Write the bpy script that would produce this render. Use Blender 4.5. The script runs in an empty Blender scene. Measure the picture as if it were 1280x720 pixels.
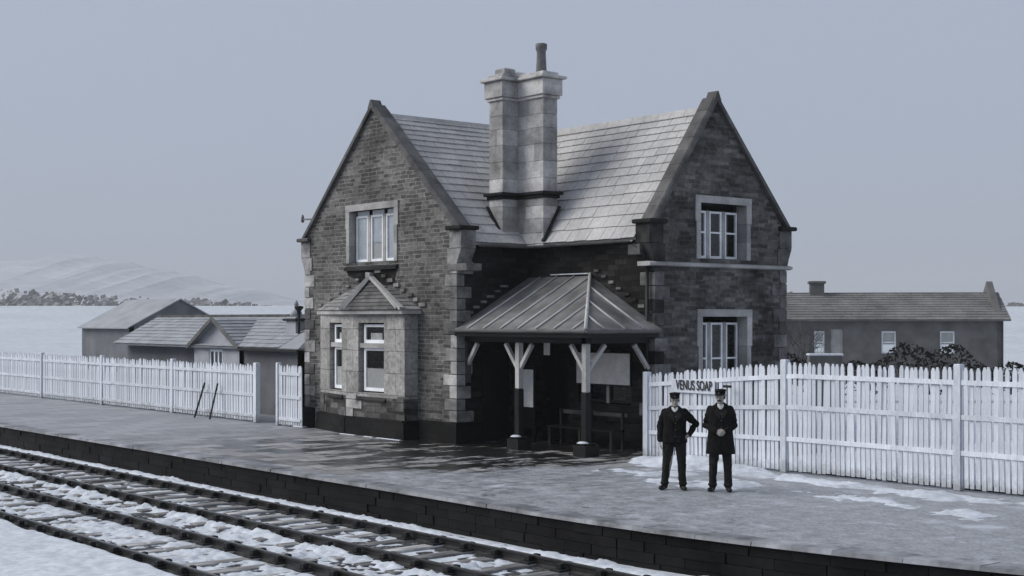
import bpy, bmesh, math, random
import numpy as np
from mathutils import Vector, Matrix
R = math.radians
random.seed(7)
scene = bpy.context.scene
col = scene.collection
# ------------------------------------------------------------------ camera, sky, sun
ca, sa = 0.6324, 0.7747          # the view axis runs between the track and the depth direction
CAMZ = 2.95
F = 1764.0
cam = bpy.data.cameras.new('camera'); camo = bpy.data.objects.new('camera', cam); col.objects.link(camo)
cam.sensor_width = 36; cam.lens = F / 1280 * 36; cam.shift_y = 40 / 1280
cam.clip_start = 0.2; cam.clip_end = 12000
camo.location = (0, 0, CAMZ)
camo.rotation_euler = (R(90), 0, math.atan2(sa, ca))
scene.camera = camo
w = bpy.data.worlds.new('World'); scene.world = w; w.use_nodes = True
nt = w.node_tree; nt.nodes.clear()
sky = nt.nodes.new('ShaderNodeTexSky'); sky.sky_type = 'NISHITA'; sky.sun_disc = False
SUN_EL, SUN_AZ = R(38), math.atan2(-0.72, -0.69)      # towards the sun: behind the camera's left shoulder
sky.sun_elevation = SUN_EL; sky.sun_rotation = math.pi/2 - SUN_AZ
sky.dust_density = 4; sky.air_density = 1.2
hsv = nt.nodes.new('ShaderNodeHueSaturation'); hsv.inputs['Saturation'].default_value = 0.25
mx = nt.nodes.new('ShaderNodeMix'); mx.data_type = 'RGBA'; mx.inputs[0].default_value = 0.88
mx.inputs[7].default_value = (2.85, 3.32, 4.25, 1)
bg = nt.nodes.new('ShaderNodeBackground'); bg.inputs['Strength'].default_value = 0.10
wo = nt.nodes.new('ShaderNodeOutputWorld')
nt.links.new(sky.outputs[0], hsv.inputs['Color']); nt.links.new(hsv.outputs[0], mx.inputs[6])
nt.links.new(mx.outputs[2], bg.inputs[0]); nt.links.new(bg.outputs[0], wo.inputs[0])
sl = bpy.data.lights.new('sun', 'SUN'); sl.energy = 2.1; sl.angle = R(40); sl.color = (1, 0.97, 0.93)
so = bpy.data.objects.new('sun', sl); col.objects.link(so)
sd = Vector((math.cos(SUN_AZ)*math.cos(SUN_EL), math.sin(SUN_AZ)*math.cos(SUN_EL), math.sin(SUN_EL)))
so.rotation_euler = sd.to_track_quat('Z', 'Y').to_euler(); so.location = (-20, -10, 40)
scene.view_settings.view_transform = 'Standard'; scene.view_settings.look = 'None'
scene.view_settings.exposure = 0.45; scene.view_settings.gamma = 1
# ------------------------------------------------------------------ materials
class NT:
    def __init__(s, name):
        s.m = bpy.data.materials.new(name); s.m.use_nodes = True; s.t = s.m.node_tree
        s.b = s.t.nodes['Principled BSDF']; s.out = s.t.nodes['Material Output']
    def n(s, t, **k):
        x = s.t.nodes.new(t)
        for a, v in k.items(): setattr(x, a, v)
        return x
    def l(s, a, b): s.t.links.new(a, b)
    def set(s, node, **k):
        for a, v in k.items(): node.inputs[a.replace('_', ' ')].default_value = v
    def coord(s, kind='Object', scale=None):
        c = s.n('ShaderNodeTexCoord').outputs[kind]
        if scale:
            m = s.n('ShaderNodeMapping'); m.inputs['Scale'].default_value = scale; s.l(c, m.inputs[0]); return m.outputs[0]
        return c
    def noise(s, vec, scale, detail=5, rough=0.6):
        x = s.n('ShaderNodeTexNoise'); s.set(x, Scale=scale, Detail=detail, Roughness=rough); s.l(vec, x.inputs['Vector']); return x.outputs[0]
    def ramp(s, fac, stops):
        r = s.n('ShaderNodeValToRGB'); e = r.color_ramp.elements
        while len(e) < len(stops): e.new(0.5)
        for i, (p, c) in enumerate(stops):
            e[i].position = p; e[i].color = (c, c, c, 1) if isinstance(c, (int, float)) else (*c, 1)
        s.l(fac, r.inputs[0]); return r.outputs[0]
    def mix(s, fac, a, b, mode='MIX'):
        x = s.n('ShaderNodeMix', data_type='RGBA', blend_type=mode)
        for i, v in ((0, fac), (6, a), (7, b)):
            if hasattr(v, 'node'): s.l(v, x.inputs[i])
            else: x.inputs[i].default_value = v if i == 0 else ((v, v, v, 1) if isinstance(v, (int, float)) else (*v, 1))
        return x.outputs[2]
    def math(s, op, a, b=0.0, clamp=False):
        x = s.n('ShaderNodeMath', operation=op, use_clamp=clamp)
        for i, v in ((0, a), (1, b)):
            if hasattr(v, 'node'): s.l(v, x.inputs[i])
            else: x.inputs[i].default_value = v
        return x.outputs[0]
    def bump(s, h, strength=0.4, dist=0.02):
        x = s.n('ShaderNodeBump'); s.set(x, Strength=strength, Distance=dist); s.l(h, x.inputs['Height']); s.l(x.outputs[0], s.b.inputs['Normal'])
M = {}
def simple(name, c, rough=0.7, var=0.35, scale=3, island=0.0, bump=0.3, bscale=30, stretch=None, metal=0, objrand=0):
    t = NT(name); v = t.coord('Object', stretch)
    if isinstance(c, (int, float)): c = (c*1.02, c, c*0.98)
    n1 = t.noise(v, scale); n2 = t.noise(v, bscale)
    f = t.ramp(n1, [(0.3, 1-var), (0.7, 1+var)])
    k = t.mix(1.0, c, f, 'MULTIPLY')
    if objrand:
        k = t.mix(1.0, k, t.ramp(t.n('ShaderNodeObjectInfo').outputs['Random'], [(0, 1-objrand), (1, 1+objrand)]), 'MULTIPLY')
    if island:
        g = t.n('ShaderNodeNewGeometry').outputs['Random Per Island']
        k = t.mix(1.0, k, t.ramp(g, [(0, 1-island), (1, 1+island)]), 'MULTIPLY')
    k = t.mix(1.0, k, t.ramp(n2, [(0.3, 0.85), (0.7, 1.12)]), 'MULTIPLY')
    t.l(k, t.b.inputs['Base Color']); t.b.inputs['Roughness'].default_value = rough; t.b.inputs['Metallic'].default_value = metal; t.b.inputs['Specular IOR Level'].default_value = 0.5 if rough < 0.55 else 0.12
    if name in ('paint_dark', 'door_paint', 'boot_leather', 'iron'): t.b.inputs['Specular IOR Level'].default_value = 0.2
    if bump: t.bump(n2, bump, 0.01)
    M[name] = t.m; return t.m
def stone(name, c1, c2, mort, bw, rh, ms, stain=0.5, rough=0.85):
    t = NT(name); uv = t.coord('UV')
    nz = t.n('ShaderNodeTexNoise'); t.set(nz, Scale=3.2, Detail=3); t.l(uv, nz.inputs['Vector'])
    off = t.n('ShaderNodeVectorMath', operation='MULTIPLY_ADD'); t.l(nz.outputs['Color'], off.inputs[0])
    off.inputs[1].default_value = (0.12, 0.055, 0); t.l(uv, off.inputs[2])
    b = t.n('ShaderNodeTexBrick'); t.l(off.outputs[0], b.inputs['Vector'])
    t.set(b, Scale=1.0, Brick_Width=bw, Row_Height=rh, Mortar_Size=ms, Mortar_Smooth=0.35, Bias=-0.1)
    b.offset = 0.43; b.squash = 0.72; b.squash_frequency = 3
    for k, c in (('Color1', c1), ('Color2', c2), ('Mortar', mort)): b.inputs[k].default_value = (c*1.03, c, c*0.96, 1)
    big = t.noise(uv, 0.7, 6, 0.65); mid = t.noise(uv, 9, 5, 0.7)
    k = t.mix(1.0, b.outputs[0], t.ramp(big, [(0.32, 1-stain), (0.68, 1+stain*0.7)]), 'MULTIPLY')
    k = t.mix(1.0, k, t.ramp(mid, [(0.3, 0.6), (0.7, 1.4)]), 'MULTIPLY')
    t.l(k, t.b.inputs['Base Color']); t.b.inputs['Roughness'].default_value = rough; t.b.inputs['Specular IOR Level'].default_value = 0.12
    h = t.math('SUBTRACT', t.math('MULTIPLY', mid, 0.6), b.outputs['Fac'])
    t.bump(h, 0.9, 0.025); M[name] = t.m
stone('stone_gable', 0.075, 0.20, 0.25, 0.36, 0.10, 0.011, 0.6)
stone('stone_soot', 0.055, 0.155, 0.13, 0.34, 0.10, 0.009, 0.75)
stone('stone_inner', 0.012, 0.036, 0.022, 0.42, 0.125, 0.007, 0.5)  # dark wall stone; on the inner walls porch shade is put into its colour
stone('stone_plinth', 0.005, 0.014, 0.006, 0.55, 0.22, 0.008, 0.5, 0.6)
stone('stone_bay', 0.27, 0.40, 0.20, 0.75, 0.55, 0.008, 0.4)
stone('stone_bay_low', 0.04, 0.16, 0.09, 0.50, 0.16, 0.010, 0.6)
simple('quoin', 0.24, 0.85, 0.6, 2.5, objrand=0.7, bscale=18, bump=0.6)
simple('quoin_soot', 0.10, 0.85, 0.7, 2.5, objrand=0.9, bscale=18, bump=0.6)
simple('dressed', 0.34, 0.8, 0.35, 1.5, island=0.2, bscale=25)
simple('dressed_dark', 0.03, 0.8, 0.5, 1.5, island=0.2, bscale=25)
simple('chimney_stone', 0.40, 0.85, 0.5, 1.6, island=0.28, bscale=16, bump=0.5)
simple('soot_band', 0.022, 0.8, 0.4, 4)
simple('coping', 0.095, 0.8, 0.5, 2, island=0.25)
simple('slate', 0.42, 0.6, 0.16, 0.9, island=0.085, bscale=12, bump=0.5)
simple('slate_small', 0.22, 0.7, 0.4, 2, island=0.22, bscale=14)
simple('lead', 0.16, 0.42, 0.5, 1.6, bscale=9, bump=0.2)
simple('lead_roll', 0.45, 0.45, 0.2, 4)
simple('gutter', 0.11, 0.5, 0.4, 2)
simple('iron', 0.02, 0.5, 0.3, 6)
simple('paint_white', (0.84, 0.86, 0.89), 0.5, 0.12, 3, island=0.05, bump=0.1)
simple('paint_fence', (0.62, 0.65, 0.70), 0.6, 0.16, 2.2, objrand=0.12, bump=0.2, stretch=(1, 1, 0.25))
simple('paint_cream', 0.45, 0.6, 0.35, 3, stretch=(1, 1, 0.3))
simple('paint_dark', 0.009, 0.4, 0.3, 3)
simple('door_paint', 0.009, 0.4, 0.3, 3, stretch=(1, 1, 0.2))
simple('paper', 0.80, 0.8, 0.16, 3, bump=0.05)
simple('blind', (0.86, 0.89, 0.93), 0.7, 0.1, 2, bump=0.05)
simple('curtain', 0.78, 0.9, 0.2, 20, stretch=(4, 4, 0.4))
simple('render_light', (0.36, 0.37, 0.40), 0.9, 0.16, 1.2)
simple('render_dull', (0.15, 0.155, 0.165), 0.9, 0.22, 1.0)
simple('shed_slate', (0.30, 0.31, 0.33), 0.7, 0.16, 1, island=0.10)
simple('rail_steel', 0.035, 0.35, 0.3, 6, metal=0.4)
simple('rail_head', 0.12, 0.3, 0.3, 6, metal=0.6)
simple('sleeper_wood', 0.27, 0.8, 0.75, 2.2, objrand=0.5, bscale=24, stretch=(3, 0.6, 1))
simple('chair_iron', 0.02, 0.6, 0.3, 5)
simple('cloth_dark', 0.009, 0.95, 0.4, 4, bscale=80, bump=0.3)
simple('cloth_trouser', 0.017, 0.95, 0.4, 4, bscale=80, bump=0.3)
simple('boot_leather', 0.012, 0.35, 0.3, 6)
simple('skin', (0.36, 0.33, 0.30), 0.6, 0.12, 8, bump=0.1)
simple('hair', 0.025, 0.8, 0.3, 40)
simple('linen', 0.62, 0.8, 0.08, 8, bump=0.1)
simple('brass', 0.10, 0.3, 0.2, 8, metal=0.7)
simple('eye_dark', 0.02, 0.3, 0.1, 8)
simple('enamel', (0.60, 0.63, 0.68), 0.55, 0.12, 3, bump=0.0)
simple('letter_black', 0.012, 0.5, 0.1, 3, bump=0)
simple('hedge', 0.022, 0.9, 0.4, 2, island=0.4)
simple('bark', 0.05, 0.9, 0.4, 3)
simple('house_wall', 0.13, 0.9, 0.3, 1)
simple('house_roof', 0.18, 0.9, 0.3, 0.6, island=0.1)
simple('pot_clay', 0.16, 0.8, 0.3, 6)
simple('hill_wood', (0.46, 0.48, 0.52), 0.95, 0.2, 0.004, bscale=0.05, bump=0)  # pale: distance haze is put into the hill's own colour
simple('field_snow', (0.50, 0.53, 0.57), 0.9, 0.08, 0.05, bscale=1.0, bump=0.1)
def wear():
    m_ = M['paint_fence']; t_ = m_.node_tree; b = t_.nodes['Principled BSDF']; src = b.inputs['Base Color'].links[0].from_socket
    q = NT.__new__(NT); q.m = m_; q.t = t_; q.b = b
    geo = q.n('ShaderNodeNewGeometry').outputs['Position']; sx = q.n('ShaderNodeSeparateXYZ'); q.l(geo, sx.inputs[0])
    n_ = q.noise(geo, 7, 6, 0.7); d = q.math('SUBTRACT', q.math('MULTIPLY', n_, 0.75), sx.outputs[2])
    k = q.mix(q.math('MULTIPLY', q.ramp(d, [(0.10, 0), (0.32, 1)]), 0.55), src, (0.20, 0.20, 0.20))
    fl = q.ramp(q.noise(geo, 26, 5, 0.75), [(0.60, 0), (0.68, 1)]); k = q.mix(q.math('MULTIPLY', fl, 0.5), k, (0.25, 0.25, 0.25)); q.l(k, b.inputs['Base Color'])
wear()
def glass():
    t = NT('glass'); t.t.nodes.remove(t.b)
    tr = t.n('ShaderNodeBsdfTransparent'); tr.inputs[0].default_value = (0.88, 0.9, 0.9, 1)
    gl = t.n('ShaderNodeBsdfGlossy'); gl.inputs['Roughness'].default_value = 0.04
    lw = t.n('ShaderNodeLayerWeight'); lw.inputs['Blend'].default_value = 0.25
    f = t.math('ADD', t.math('MULTIPLY', lw.outputs['Fresnel'], 0.9), 0.05)
    ms = t.n('ShaderNodeMixShader'); t.l(f, ms.inputs[0]); t.l(tr.outputs[0], ms.inputs[1]); t.l(gl.outputs[0], ms.inputs[2])
    t.l(ms.outputs[0], t.out.inputs[0]); M['glass'] = t.m
glass()
def snowmat():
    t = NT('snow'); v = t.coord('Object'); n = t.noise(v, 6); n2 = t.noise(v, 40)
    k = t.mix(t.ramp(n, [(0.35, 0), (0.7, 1)]), (0.44, 0.47, 0.51), (0.66, 0.69, 0.74))
    t.l(k, t.b.inputs['Base Color']); t.b.inputs['Roughness'].default_value = 0.7; t.bump(n2, 0.4, 0.02); M['snow'] = t.m
snowmat()
simple('dirty_snow', (0.52, 0.55, 0.60), 0.75, 0.22, 1.6, bscale=12, bump=0.4)
def ballast():
    t = NT('ballast'); v = t.coord('Object'); vo = t.n('ShaderNodeTexVoronoi'); t.set(vo, Scale=16.0); t.l(v, vo.inputs['Vector'])
    n = t.noise(v, 1.3, 8, 0.7)
    k = t.mix(1.0, t.ramp(vo.outputs['Color'], [(0.1, 0.010), (0.9, 0.07)]), t.ramp(n, [(0.3, 0.4), (0.7, 1.5)]), 'MULTIPLY')
    frost = t.ramp(t.noise(v, 5, 8, 0.75), [(0.56, 0), (0.66, 1)])
    k = t.mix(frost, k, (0.28, 0.30, 0.34))
    t.l(k, t.b.inputs['Base Color']); t.b.inputs['Roughness'].default_value = 0.8; t.bump(vo.outputs['Distance'], 1.0, 0.05); M['ballast'] = t.m
ballast()
def platform_mat():
    t = NT('platform_paving'); v = t.coord('Object')
    nz = t.n('ShaderNodeTexNoise'); t.set(nz, Scale=1.2, Detail=3); t.l(v, nz.inputs['Vector'])
    off = t.n('ShaderNodeVectorMath', operation='MULTIPLY_ADD'); t.l(nz.outputs['Color'], off.inputs[0]); off.inputs[1].default_value = (0.06, 0.06, 0); t.l(v, off.inputs[2])
    sp_ = t.n('ShaderNodeSeparateXYZ'); t.l(off.outputs[0], sp_.inputs[0]); cb = t.n('ShaderNodeCombineXYZ'); t.l(sp_.outputs[1], cb.inputs[0]); t.l(sp_.outputs[0], cb.inputs[1])
    b = t.n('ShaderNodeTexBrick'); t.l(cb.outputs[0], b.inputs['Vector']); t.set(b, Scale=1.0, Brick_Width=1.05, Row_Height=0.62, Mortar_Size=0.022, Mortar_Smooth=0.3)
    mp = t.n('ShaderNodeMapping'); mp.inputs['Rotation'].default_value = (0, 0, 0); t.l(off.outputs[0], mp.inputs[0])
    for k, c in (('Color1', 0.12), ('Color2', 0.30), ('Mortar', 0.03)): b.inputs[k].default_value = (c*1.02, c, c*0.98, 1)
    sx = t.n('ShaderNodeSeparateXYZ'); t.l(v, sx.inputs[0]); X, Y = sx.outputs[0], sx.outputs[1]
    big = t.noise(v, 0.55, 6, 0.65); mid = t.noise(v, 3.2, 7, 0.7); streak = t.noise(t.coord('Object', (2.6, 1.0, 1)), 1.0, 8, 0.72)
    k = t.mix(1.0, b.outputs[0], t.ramp(mid, [(0.3, 0.6), (0.7, 1.35)]), 'MULTIPLY')
    # wet, trodden flags near the doors
    wx_ = t.math('SUBTRACT', 1.0, t.math('ABSOLUTE', t.math('MULTIPLY', t.math('ADD', X, 25.2), 0.155)))
    wy = t.math('MULTIPLY', t.math('SUBTRACT', Y, 14.6), 0.24)
    sb = t.n('ShaderNodeSeparateColor'); t.l(b.outputs[0], sb.inputs[0])
    wet = t.math('ADD', t.math('MULTIPLY', t.math('MINIMUM', wx_, wy), 1.35), t.math('MULTIPLY', t.math('SUBTRACT', streak, 0.55), 5.0))
    wet = t.math('ADD', wet, t.math('MULTIPLY', t.math('SUBTRACT', 0.2, sb.outputs[0]), 5.5))
    wet = t.ramp(wet, [(0.12, 0), (0.34, 1)])
    k = t.mix(wet, k, t.mix(1.0, k, 0.07, 'MULTIPLY'))
    # grey slush to the right
    sl_ = t.math('ADD', t.math('MULTIPLY', t.math('ADD', X, 22.4), 0.22), t.math('MULTIPLY', t.math('SUBTRACT', big, 0.5), 2.2))
    sl_ = t.math('SUBTRACT', sl_, t.math('MULTIPLY', t.math('SUBTRACT', Y, 17.5), 0.10))
    slf = t.ramp(sl_, [(0.0, 0), (0.35, 1)])
    scol = t.mix(t.ramp(mid, [(0.38, 0), (0.62, 1)]), (0.20, 0.205, 0.22), (0.33, 0.345, 0.37))
    scol = t.mix(1.0, scol, t.ramp(t.noise(v, 17, 6, 0.75), [(0.35, 0.62), (0.6, 1.18)]), 'MULTIPLY')
    scol = t.mix(t.math('MULTIPLY', t.ramp(t.noise(v, 2.4, 8, 0.75), [(0.56, 0), (0.64, 1)]), t.ramp(t.math('MULTIPLY', Y, 0.05), [(0.745, 1), (0.80, 0.25)])), scol, (0.06, 0.06, 0.065))
    scol = t.mix(t.ramp(t.noise(v, 1.1, 8, 0.7), [(0.55, 0), (0.68, 1)]), scol, (0.45, 0.47, 0.52))
    k = t.mix(slf, k, scol)
    # frost along the left flags
    fr = t.math('ADD', t.math('MULTIPLY', t.math('ADD', X, 27), -0.06), t.math('SUBTRACT', mid, 0.5))
    k = t.mix(t.math('MULTIPLY', t.ramp(fr, [(0.1, 0), (0.5, 1)]), 0.5), k, (0.30, 0.32, 0.36))
    t.l(k, t.b.inputs['Base Color'])
    rg = t.mix(wet, t.ramp(mid, [(0.3, 0.45), (0.7, 0.75)]), 0.28)
    t.l(rg, t.b.inputs['Roughness'])
    h = t.math('SUBTRACT', t.math('MULTIPLY', mid, 0.5), t.math('MULTIPLY', b.outputs['Fac'], t.math('SUBTRACT', 1.0, slf)))
    t.bump(h, 0.5, 0.03); M['platform_paving'] = t.m
platform_mat()
# ------------------------------------------------------------------ mesh helpers
class MB:
    def __init__(s): s.v = []; s.f = []; s.blocks = []
    def add(s, vs, fs):
        o = len(s.v); s.blocks.append((o, len(s.f))); s.v += [tuple(v) for v in vs]; s.f += [tuple(i+o for i in f) for f in fs]; return s
    def poly(s, vs): return s.add(vs, [tuple(range(len(vs)))])
    def box(s, x0, x1, y0, y1, z0, z1, c=0.0, mat=None):
        if c <= 0:
            vs = [(x, y, z) for z in (z0, z1) for (x, y) in ((x0, y0), (x1, y0), (x1, y1), (x0, y1))]
            fs = [(3, 2, 1, 0), (4, 5, 6, 7), (0, 1, 5, 4), (1, 2, 6, 5), (2, 3, 7, 6), (3, 0, 4, 7)]
        else:   # chamfered on all edges through inset rings
            vs = []
            for z, i in ((z0, c), (z0+c, 0), (z1-c, 0), (z1, c)):
                vs += [(x0+i, y0+i, z), (x1-i, y0+i, z), (x1-i, y1-i, z), (x0+i, y1-i, z)]
            fs = [(3, 2, 1, 0), (12, 13, 14, 15)]
            for r in range(3):
                for k in range(4): fs.append((r*4+k, r*4+(k+1) % 4, r*4+4+(k+1) % 4, r*4+4+k))
        if mat is not None: vs = [mat @ Vector(v) for v in vs]
        return s.add(vs, fs)
    def prism(s, pts, vec):      # pts: 3D polygon, extruded along vec
        n = len(pts); v = Vector(vec); a = [Vector(p) for p in pts]
        s.add(a + [p+v for p in a], [tuple(range(n-1, -1, -1)), tuple(range(n, 2*n))] + [(i, (i+1) % n, n+(i+1) % n, n+i) for i in range(n)])
        return s
    def bar(s, p, q, w_, h_, up=(0, 0, 1)):
        p, q = Vector(p), Vector(q); d = (q-p).normalized(); sd_ = d.cross(Vector(up))
        if sd_.length < 1e-4: sd_ = Vector((1, 0, 0))
        sd_.normalize(); u = sd_.cross(d)
        a = [p+sd_*i*w_/2+u*j*h_/2 for i, j in ((-1, -1), (1, -1), (1, 1), (-1, 1))]
        return s.prism(a, q-p)
    def tube(s, pts, rad, seg=10):
        pts = [Vector(p) for p in pts]; rr = rad if isinstance(rad, (list, tuple)) else [rad]*len(pts); rings = []
        for i, p in enumerate(pts):
            d = (pts[min(i+1, len(pts)-1)]-pts[max(i-1, 0)]).normalized()
            a = d.cross(Vector((0.13, 0.2, 1)) if abs(d.z) < 0.9 else Vector((0, 1, 0))).normalized(); b = a.cross(d)
            rings.append([p+(a*math.cos(t)+b*math.sin(t))*rr[i] for t in [2*math.pi*k/seg for k in range(seg)]])
        vs = [v for r in rings for v in r]; fs = [tuple(range(seg-1, -1, -1)), tuple(range((len(pts)-1)*seg, len(pts)*seg))]
        for i in range(len(pts)-1):
            for k in range(seg): fs.append((i*seg+k, i*seg+(k+1) % seg, (i+1)*seg+(k+1) % seg, (i+1)*seg+k))
        return s.add(vs, fs)
    def lathe(s, c, prof, seg=16, sx=1, sy=1):   # prof: (r, z)
        vs = []; fs = []
        for r, z in prof:
            vs += [(c[0]+r*sx*math.cos(2*math.pi*k/seg), c[1]+r*sy*math.sin(2*math.pi*k/seg), c[2]+z) for k in range(seg)]
        for i in range(len(prof)-1):
            for k in range(seg): fs.append((i*seg+k, i*seg+(k+1) % seg, (i+1)*seg+(k+1) % seg, (i+1)*seg+k))
        fs += [tuple(range(seg-1, -1, -1)), tuple(range((len(prof)-1)*seg, len(prof)*seg))]
        return s.add(vs, fs)
    def build(s, name, mat, parent=None, smooth=False, loc=None, fix=True):
        me = bpy.data.meshes.new(name); me.from_pydata(s.v, [], s.f); me.validate()
        if fix:
            bm = bmesh.new(); bm.from_mesh(me); bmesh.ops.recalc_face_normals(bm, faces=bm.faces); bm.to_mesh(me); bm.free()
        uv = me.uv_layers.new(name='UVMap'); ud = uv.data
        for p in me.polygons:
            n = p.normal
            for li in p.loop_indices:
                c = me.vertices[me.loops[li].vertex_index].co
                if abs(n.z) > 0.75: ud[li].uv = (c.x, c.y)
                elif abs(n.x) > abs(n.y)*1.0: ud[li].uv = (c.y+0.17, c.z)
                else: ud[li].uv = (c.x, c.z)
            if smooth: p.use_smooth = True
        me.materials.append(M[mat] if isinstance(mat, str) else mat)
        o = bpy.data.objects.new(name, me); col.objects.link(o)
        if loc: o.location = loc
        if parent: o.parent = parent
        return o
def pieces(m):
    """one MB per added block, so that every stone becomes an object of its own"""
    out = []
    for (a, fa), (b, fb) in zip(m.blocks, m.blocks[1:]+[(len(m.v), len(m.f))]):
        q = MB(); q.v = m.v[a:b]; q.f = [tuple(i-a for i in f) for f in m.f[fa:fb]]; out.append(q)
    return out
def tag(o, label=None, cat=None, group=None, kind=None):
    for k, v in (('label', label), ('category', cat), ('group', group), ('kind', kind)):
        if v: o[k] = v
    return o
def empty(name, loc=(0, 0, 0), rz=0, label=None, cat=None, group=None):
    o = bpy.data.objects.new(name, None); col.objects.link(o); o.location = loc; o.rotation_euler = (0, 0, rz); o.empty_display_size = 0.2
    return tag(o, label, cat, group)
def dup(o, parent=None):
    kids = [c for c in o.children]
    c = o.copy(); col.objects.link(c)
    if parent: c.parent = parent
    for k in kids: dup(k, c)
    return c
def at(px, py, z=0.0):
    Z = (CAMZ-z)*F/(py-400.0); tx = (px-640)/F
    return Vector((Z*(ca*tx-sa), Z*(sa*tx+ca), z))
def xonY(px, Y): tx = (px-640)/F; return Y/(sa*tx+ca)*(ca*tx-sa)
def yonX(px, X): tx = (px-640)/F; return X/(ca*tx-sa)*(sa*tx+ca)
def noise2(x, y, scale, seed=0, octv=4):
    tot = 0; amp = 1; nrm = 0
    for o in range(octv):
        fx = x*scale*2**o+seed*17.3+o*31; fy = y*scale*2**o+seed*7.7+o*13
        xi = np.floor(fx); yi = np.floor(fy); u = fx-xi; v = fy-yi; u = u*u*(3-2*u); v = v*v*(3-2*v)
        h = lambda a, b: np.modf(np.abs(np.sin(a*127.1+b*311.7+seed)*43758.5453))[0]
        tot = tot+amp*((h(xi, yi)*(1-u)+h(xi+1, yi)*u)*(1-v)+(h(xi, yi+1)*(1-u)+h(xi+1, yi+1)*u)*v); nrm += amp; amp *= 0.55
    return tot/nrm
def grid(name, x, y, zf, mat, smooth=True, keep=None):
    Xg, Yg = np.meshgrid(x, y); Zg = zf(Xg, Yg); ny, nx = Xg.shape
    co = np.stack([Xg, Yg, Zg], -1).reshape(-1, 3).astype(np.float32)
    i = np.arange(ny*nx).reshape(ny, nx); q = np.stack([i[:-1, :-1], i[:-1, 1:], i[1:, 1:], i[1:, :-1]], -1).reshape(-1, 4)
    if keep is not None:
        kk = keep(Xg, Yg, Zg); kq = (kk[:-1, :-1] | kk[:-1, 1:] | kk[1:, 1:] | kk[1:, :-1]).reshape(-1); q = q[kq]
        used = np.unique(q); mp = np.zeros(len(co), int); mp[used] = np.arange(len(used)); co = co[used]; q = mp[q]
    me = bpy.data.meshes.new(name); me.vertices.add(len(co)); me.vertices.foreach_set('co', co.ravel())
    me.loops.add(q.size); me.loops.foreach_set('vertex_index', q.ravel().astype(np.int32))
    me.polygons.add(len(q)); me.polygons.foreach_set('loop_start', np.arange(0, q.size, 4, dtype=np.int32)); me.polygons.foreach_set('loop_total', np.full(len(q), 4, dtype=np.int32))
    me.update(calc_edges=True); me.validate()
    if smooth: me.polygons.foreach_set('use_smooth', [True]*len(me.polygons))
    me.materials.append(M[mat]); o = bpy.data.objects.new(name, me); col.objects.link(o); return o
# ------------------------------------------------------------------ the ground
def edgeY(x):
    return 13.95+0.019*np.maximum(0, x+17.0)**2*(x > -17.0)*np.clip(1, 0, 1)
def edge(x): return float(edgeY(np.array(max(min(x, -7.0), -400.0))))
# far land: camera forward distance drives the rise
def land(x, y):
    d = -sa*x+ca*y; r = (ca*x+sa*y)
    z = -0.06+np.clip((d-110)/150, 0, 1)**2*5.3+np.clip((d-260)/600, 0, 1)*2.0
    return z+noise2(x, y, 0.01, 3, 2)*np.clip((d-110)/300, 0, 1)*1.2
xs = np.concatenate([[-3500, -2500, -1600], np.arange(-1200, -300, 40), np.arange(-300, 121, 15), np.arange(200, 800, 150)]); ys = np.concatenate([[20.6], np.arange(32, 320, 12), np.arange(340, 1200, 40), np.arange(1300, 3550, 400)])
tag(grid('snowy_field', xs, ys, land, 'field_snow'), kind='structure')
mb = MB(); mb.poly([(-3500, -450, -0.64), (800, -450, -0.64), (800, 25, -0.64), (-3500, 25, -0.64)]); tag(mb.build('track_bed', 'ballast'), kind='structure')
tag(grid('ballast_bed', np.arange(-75, 2, 0.13), np.arange(5.0, 13.9, 0.09), lambda x, y: -0.575+0.05*(noise2(x, y, 3.5, 5, 3)-0.5), 'ballast'), kind='structure')
# platform: top sheet, coping stones, stone face
ex = [-400, -120, -80, -60] + [float(v) for v in np.arange(-50, -6.9, 1.0)] + [60]
mb = MB()
for a, b in zip(ex[:-1], ex[1:]):
    mb.poly([(a, edge(a)+0.42, 0), (b, edge(b)+0.42, 0), (b, 21.6, 0), (a, 21.6, 0)])
mb.poly([(-60, 21.6, 0), (-20, 21.6, 0), (-20, 26, 0), (-60, 26, 0)])
mb.poly([(-400, 21.6, 0), (60, 21.6, 0), (60, 21.6, -0.3), (-400, 21.6, -0.3)])
bm_top = mb.build('platform', 'platform_paving', fix=False); tag(bm_top, kind='structure')
for p in bm_top.data.polygons:
    if p.normal.z < -0.5: p.flip()
simple('coping_stone', (0.20, 0.205, 0.22), 0.5, 0.8, 1.6, island=0.25, bscale=10)
mb = MB(); x = -120.0
while x < 20:
    L_ = random.uniform(0.85, 1.3); ya, yb = edge(x), edge(x+L_)
    dy = random.uniform(-0.012, 0.012); dz = random.uniform(-0.006, 0.006)
    mb.prism([(x+0.002, ya-0.03+dy, -0.05), (x+0.002, ya-0.015+dy, 0.008+dz), (x+0.002, ya+0.43, 0.006+dz), (x+0.002, ya+0.43, -0.05)], (L_-0.004, yb-ya, 0)); x += L_
tag(mb.build('platform_coping', 'coping_stone'), kind='structure')
simple('face_stone', 0.007, 0.7, 0.7, 1.0, island=0.4, bscale=10, bump=0.8)
mb = MB()
for row in range(4):
    x = -120.0+row*0.3
    while x < 20:
        L_ = random.uniform(0.4, 0.8); o_ = random.uniform(0, 0.03); ya, yb = edge(x), edge(x+L_)
        mb.prism([(x+0.008, ya+0.02+o_, -0.64+row*0.147), (x+0.008, ya+0.02+o_, -0.498+row*0.147), (x+0.008, ya+0.4, -0.498+row*0.147), (x+0.008, ya+0.4, -0.64+row*0.147)], (L_-0.016, yb-ya, 0)); x += L_
mb.prism([(-120, 14.0, -0.64), (-120, 14.0, -0.14), (-120, 14.3, -0.14), (-120, 14.3, -0.64)], (101, 0, 0))
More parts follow.
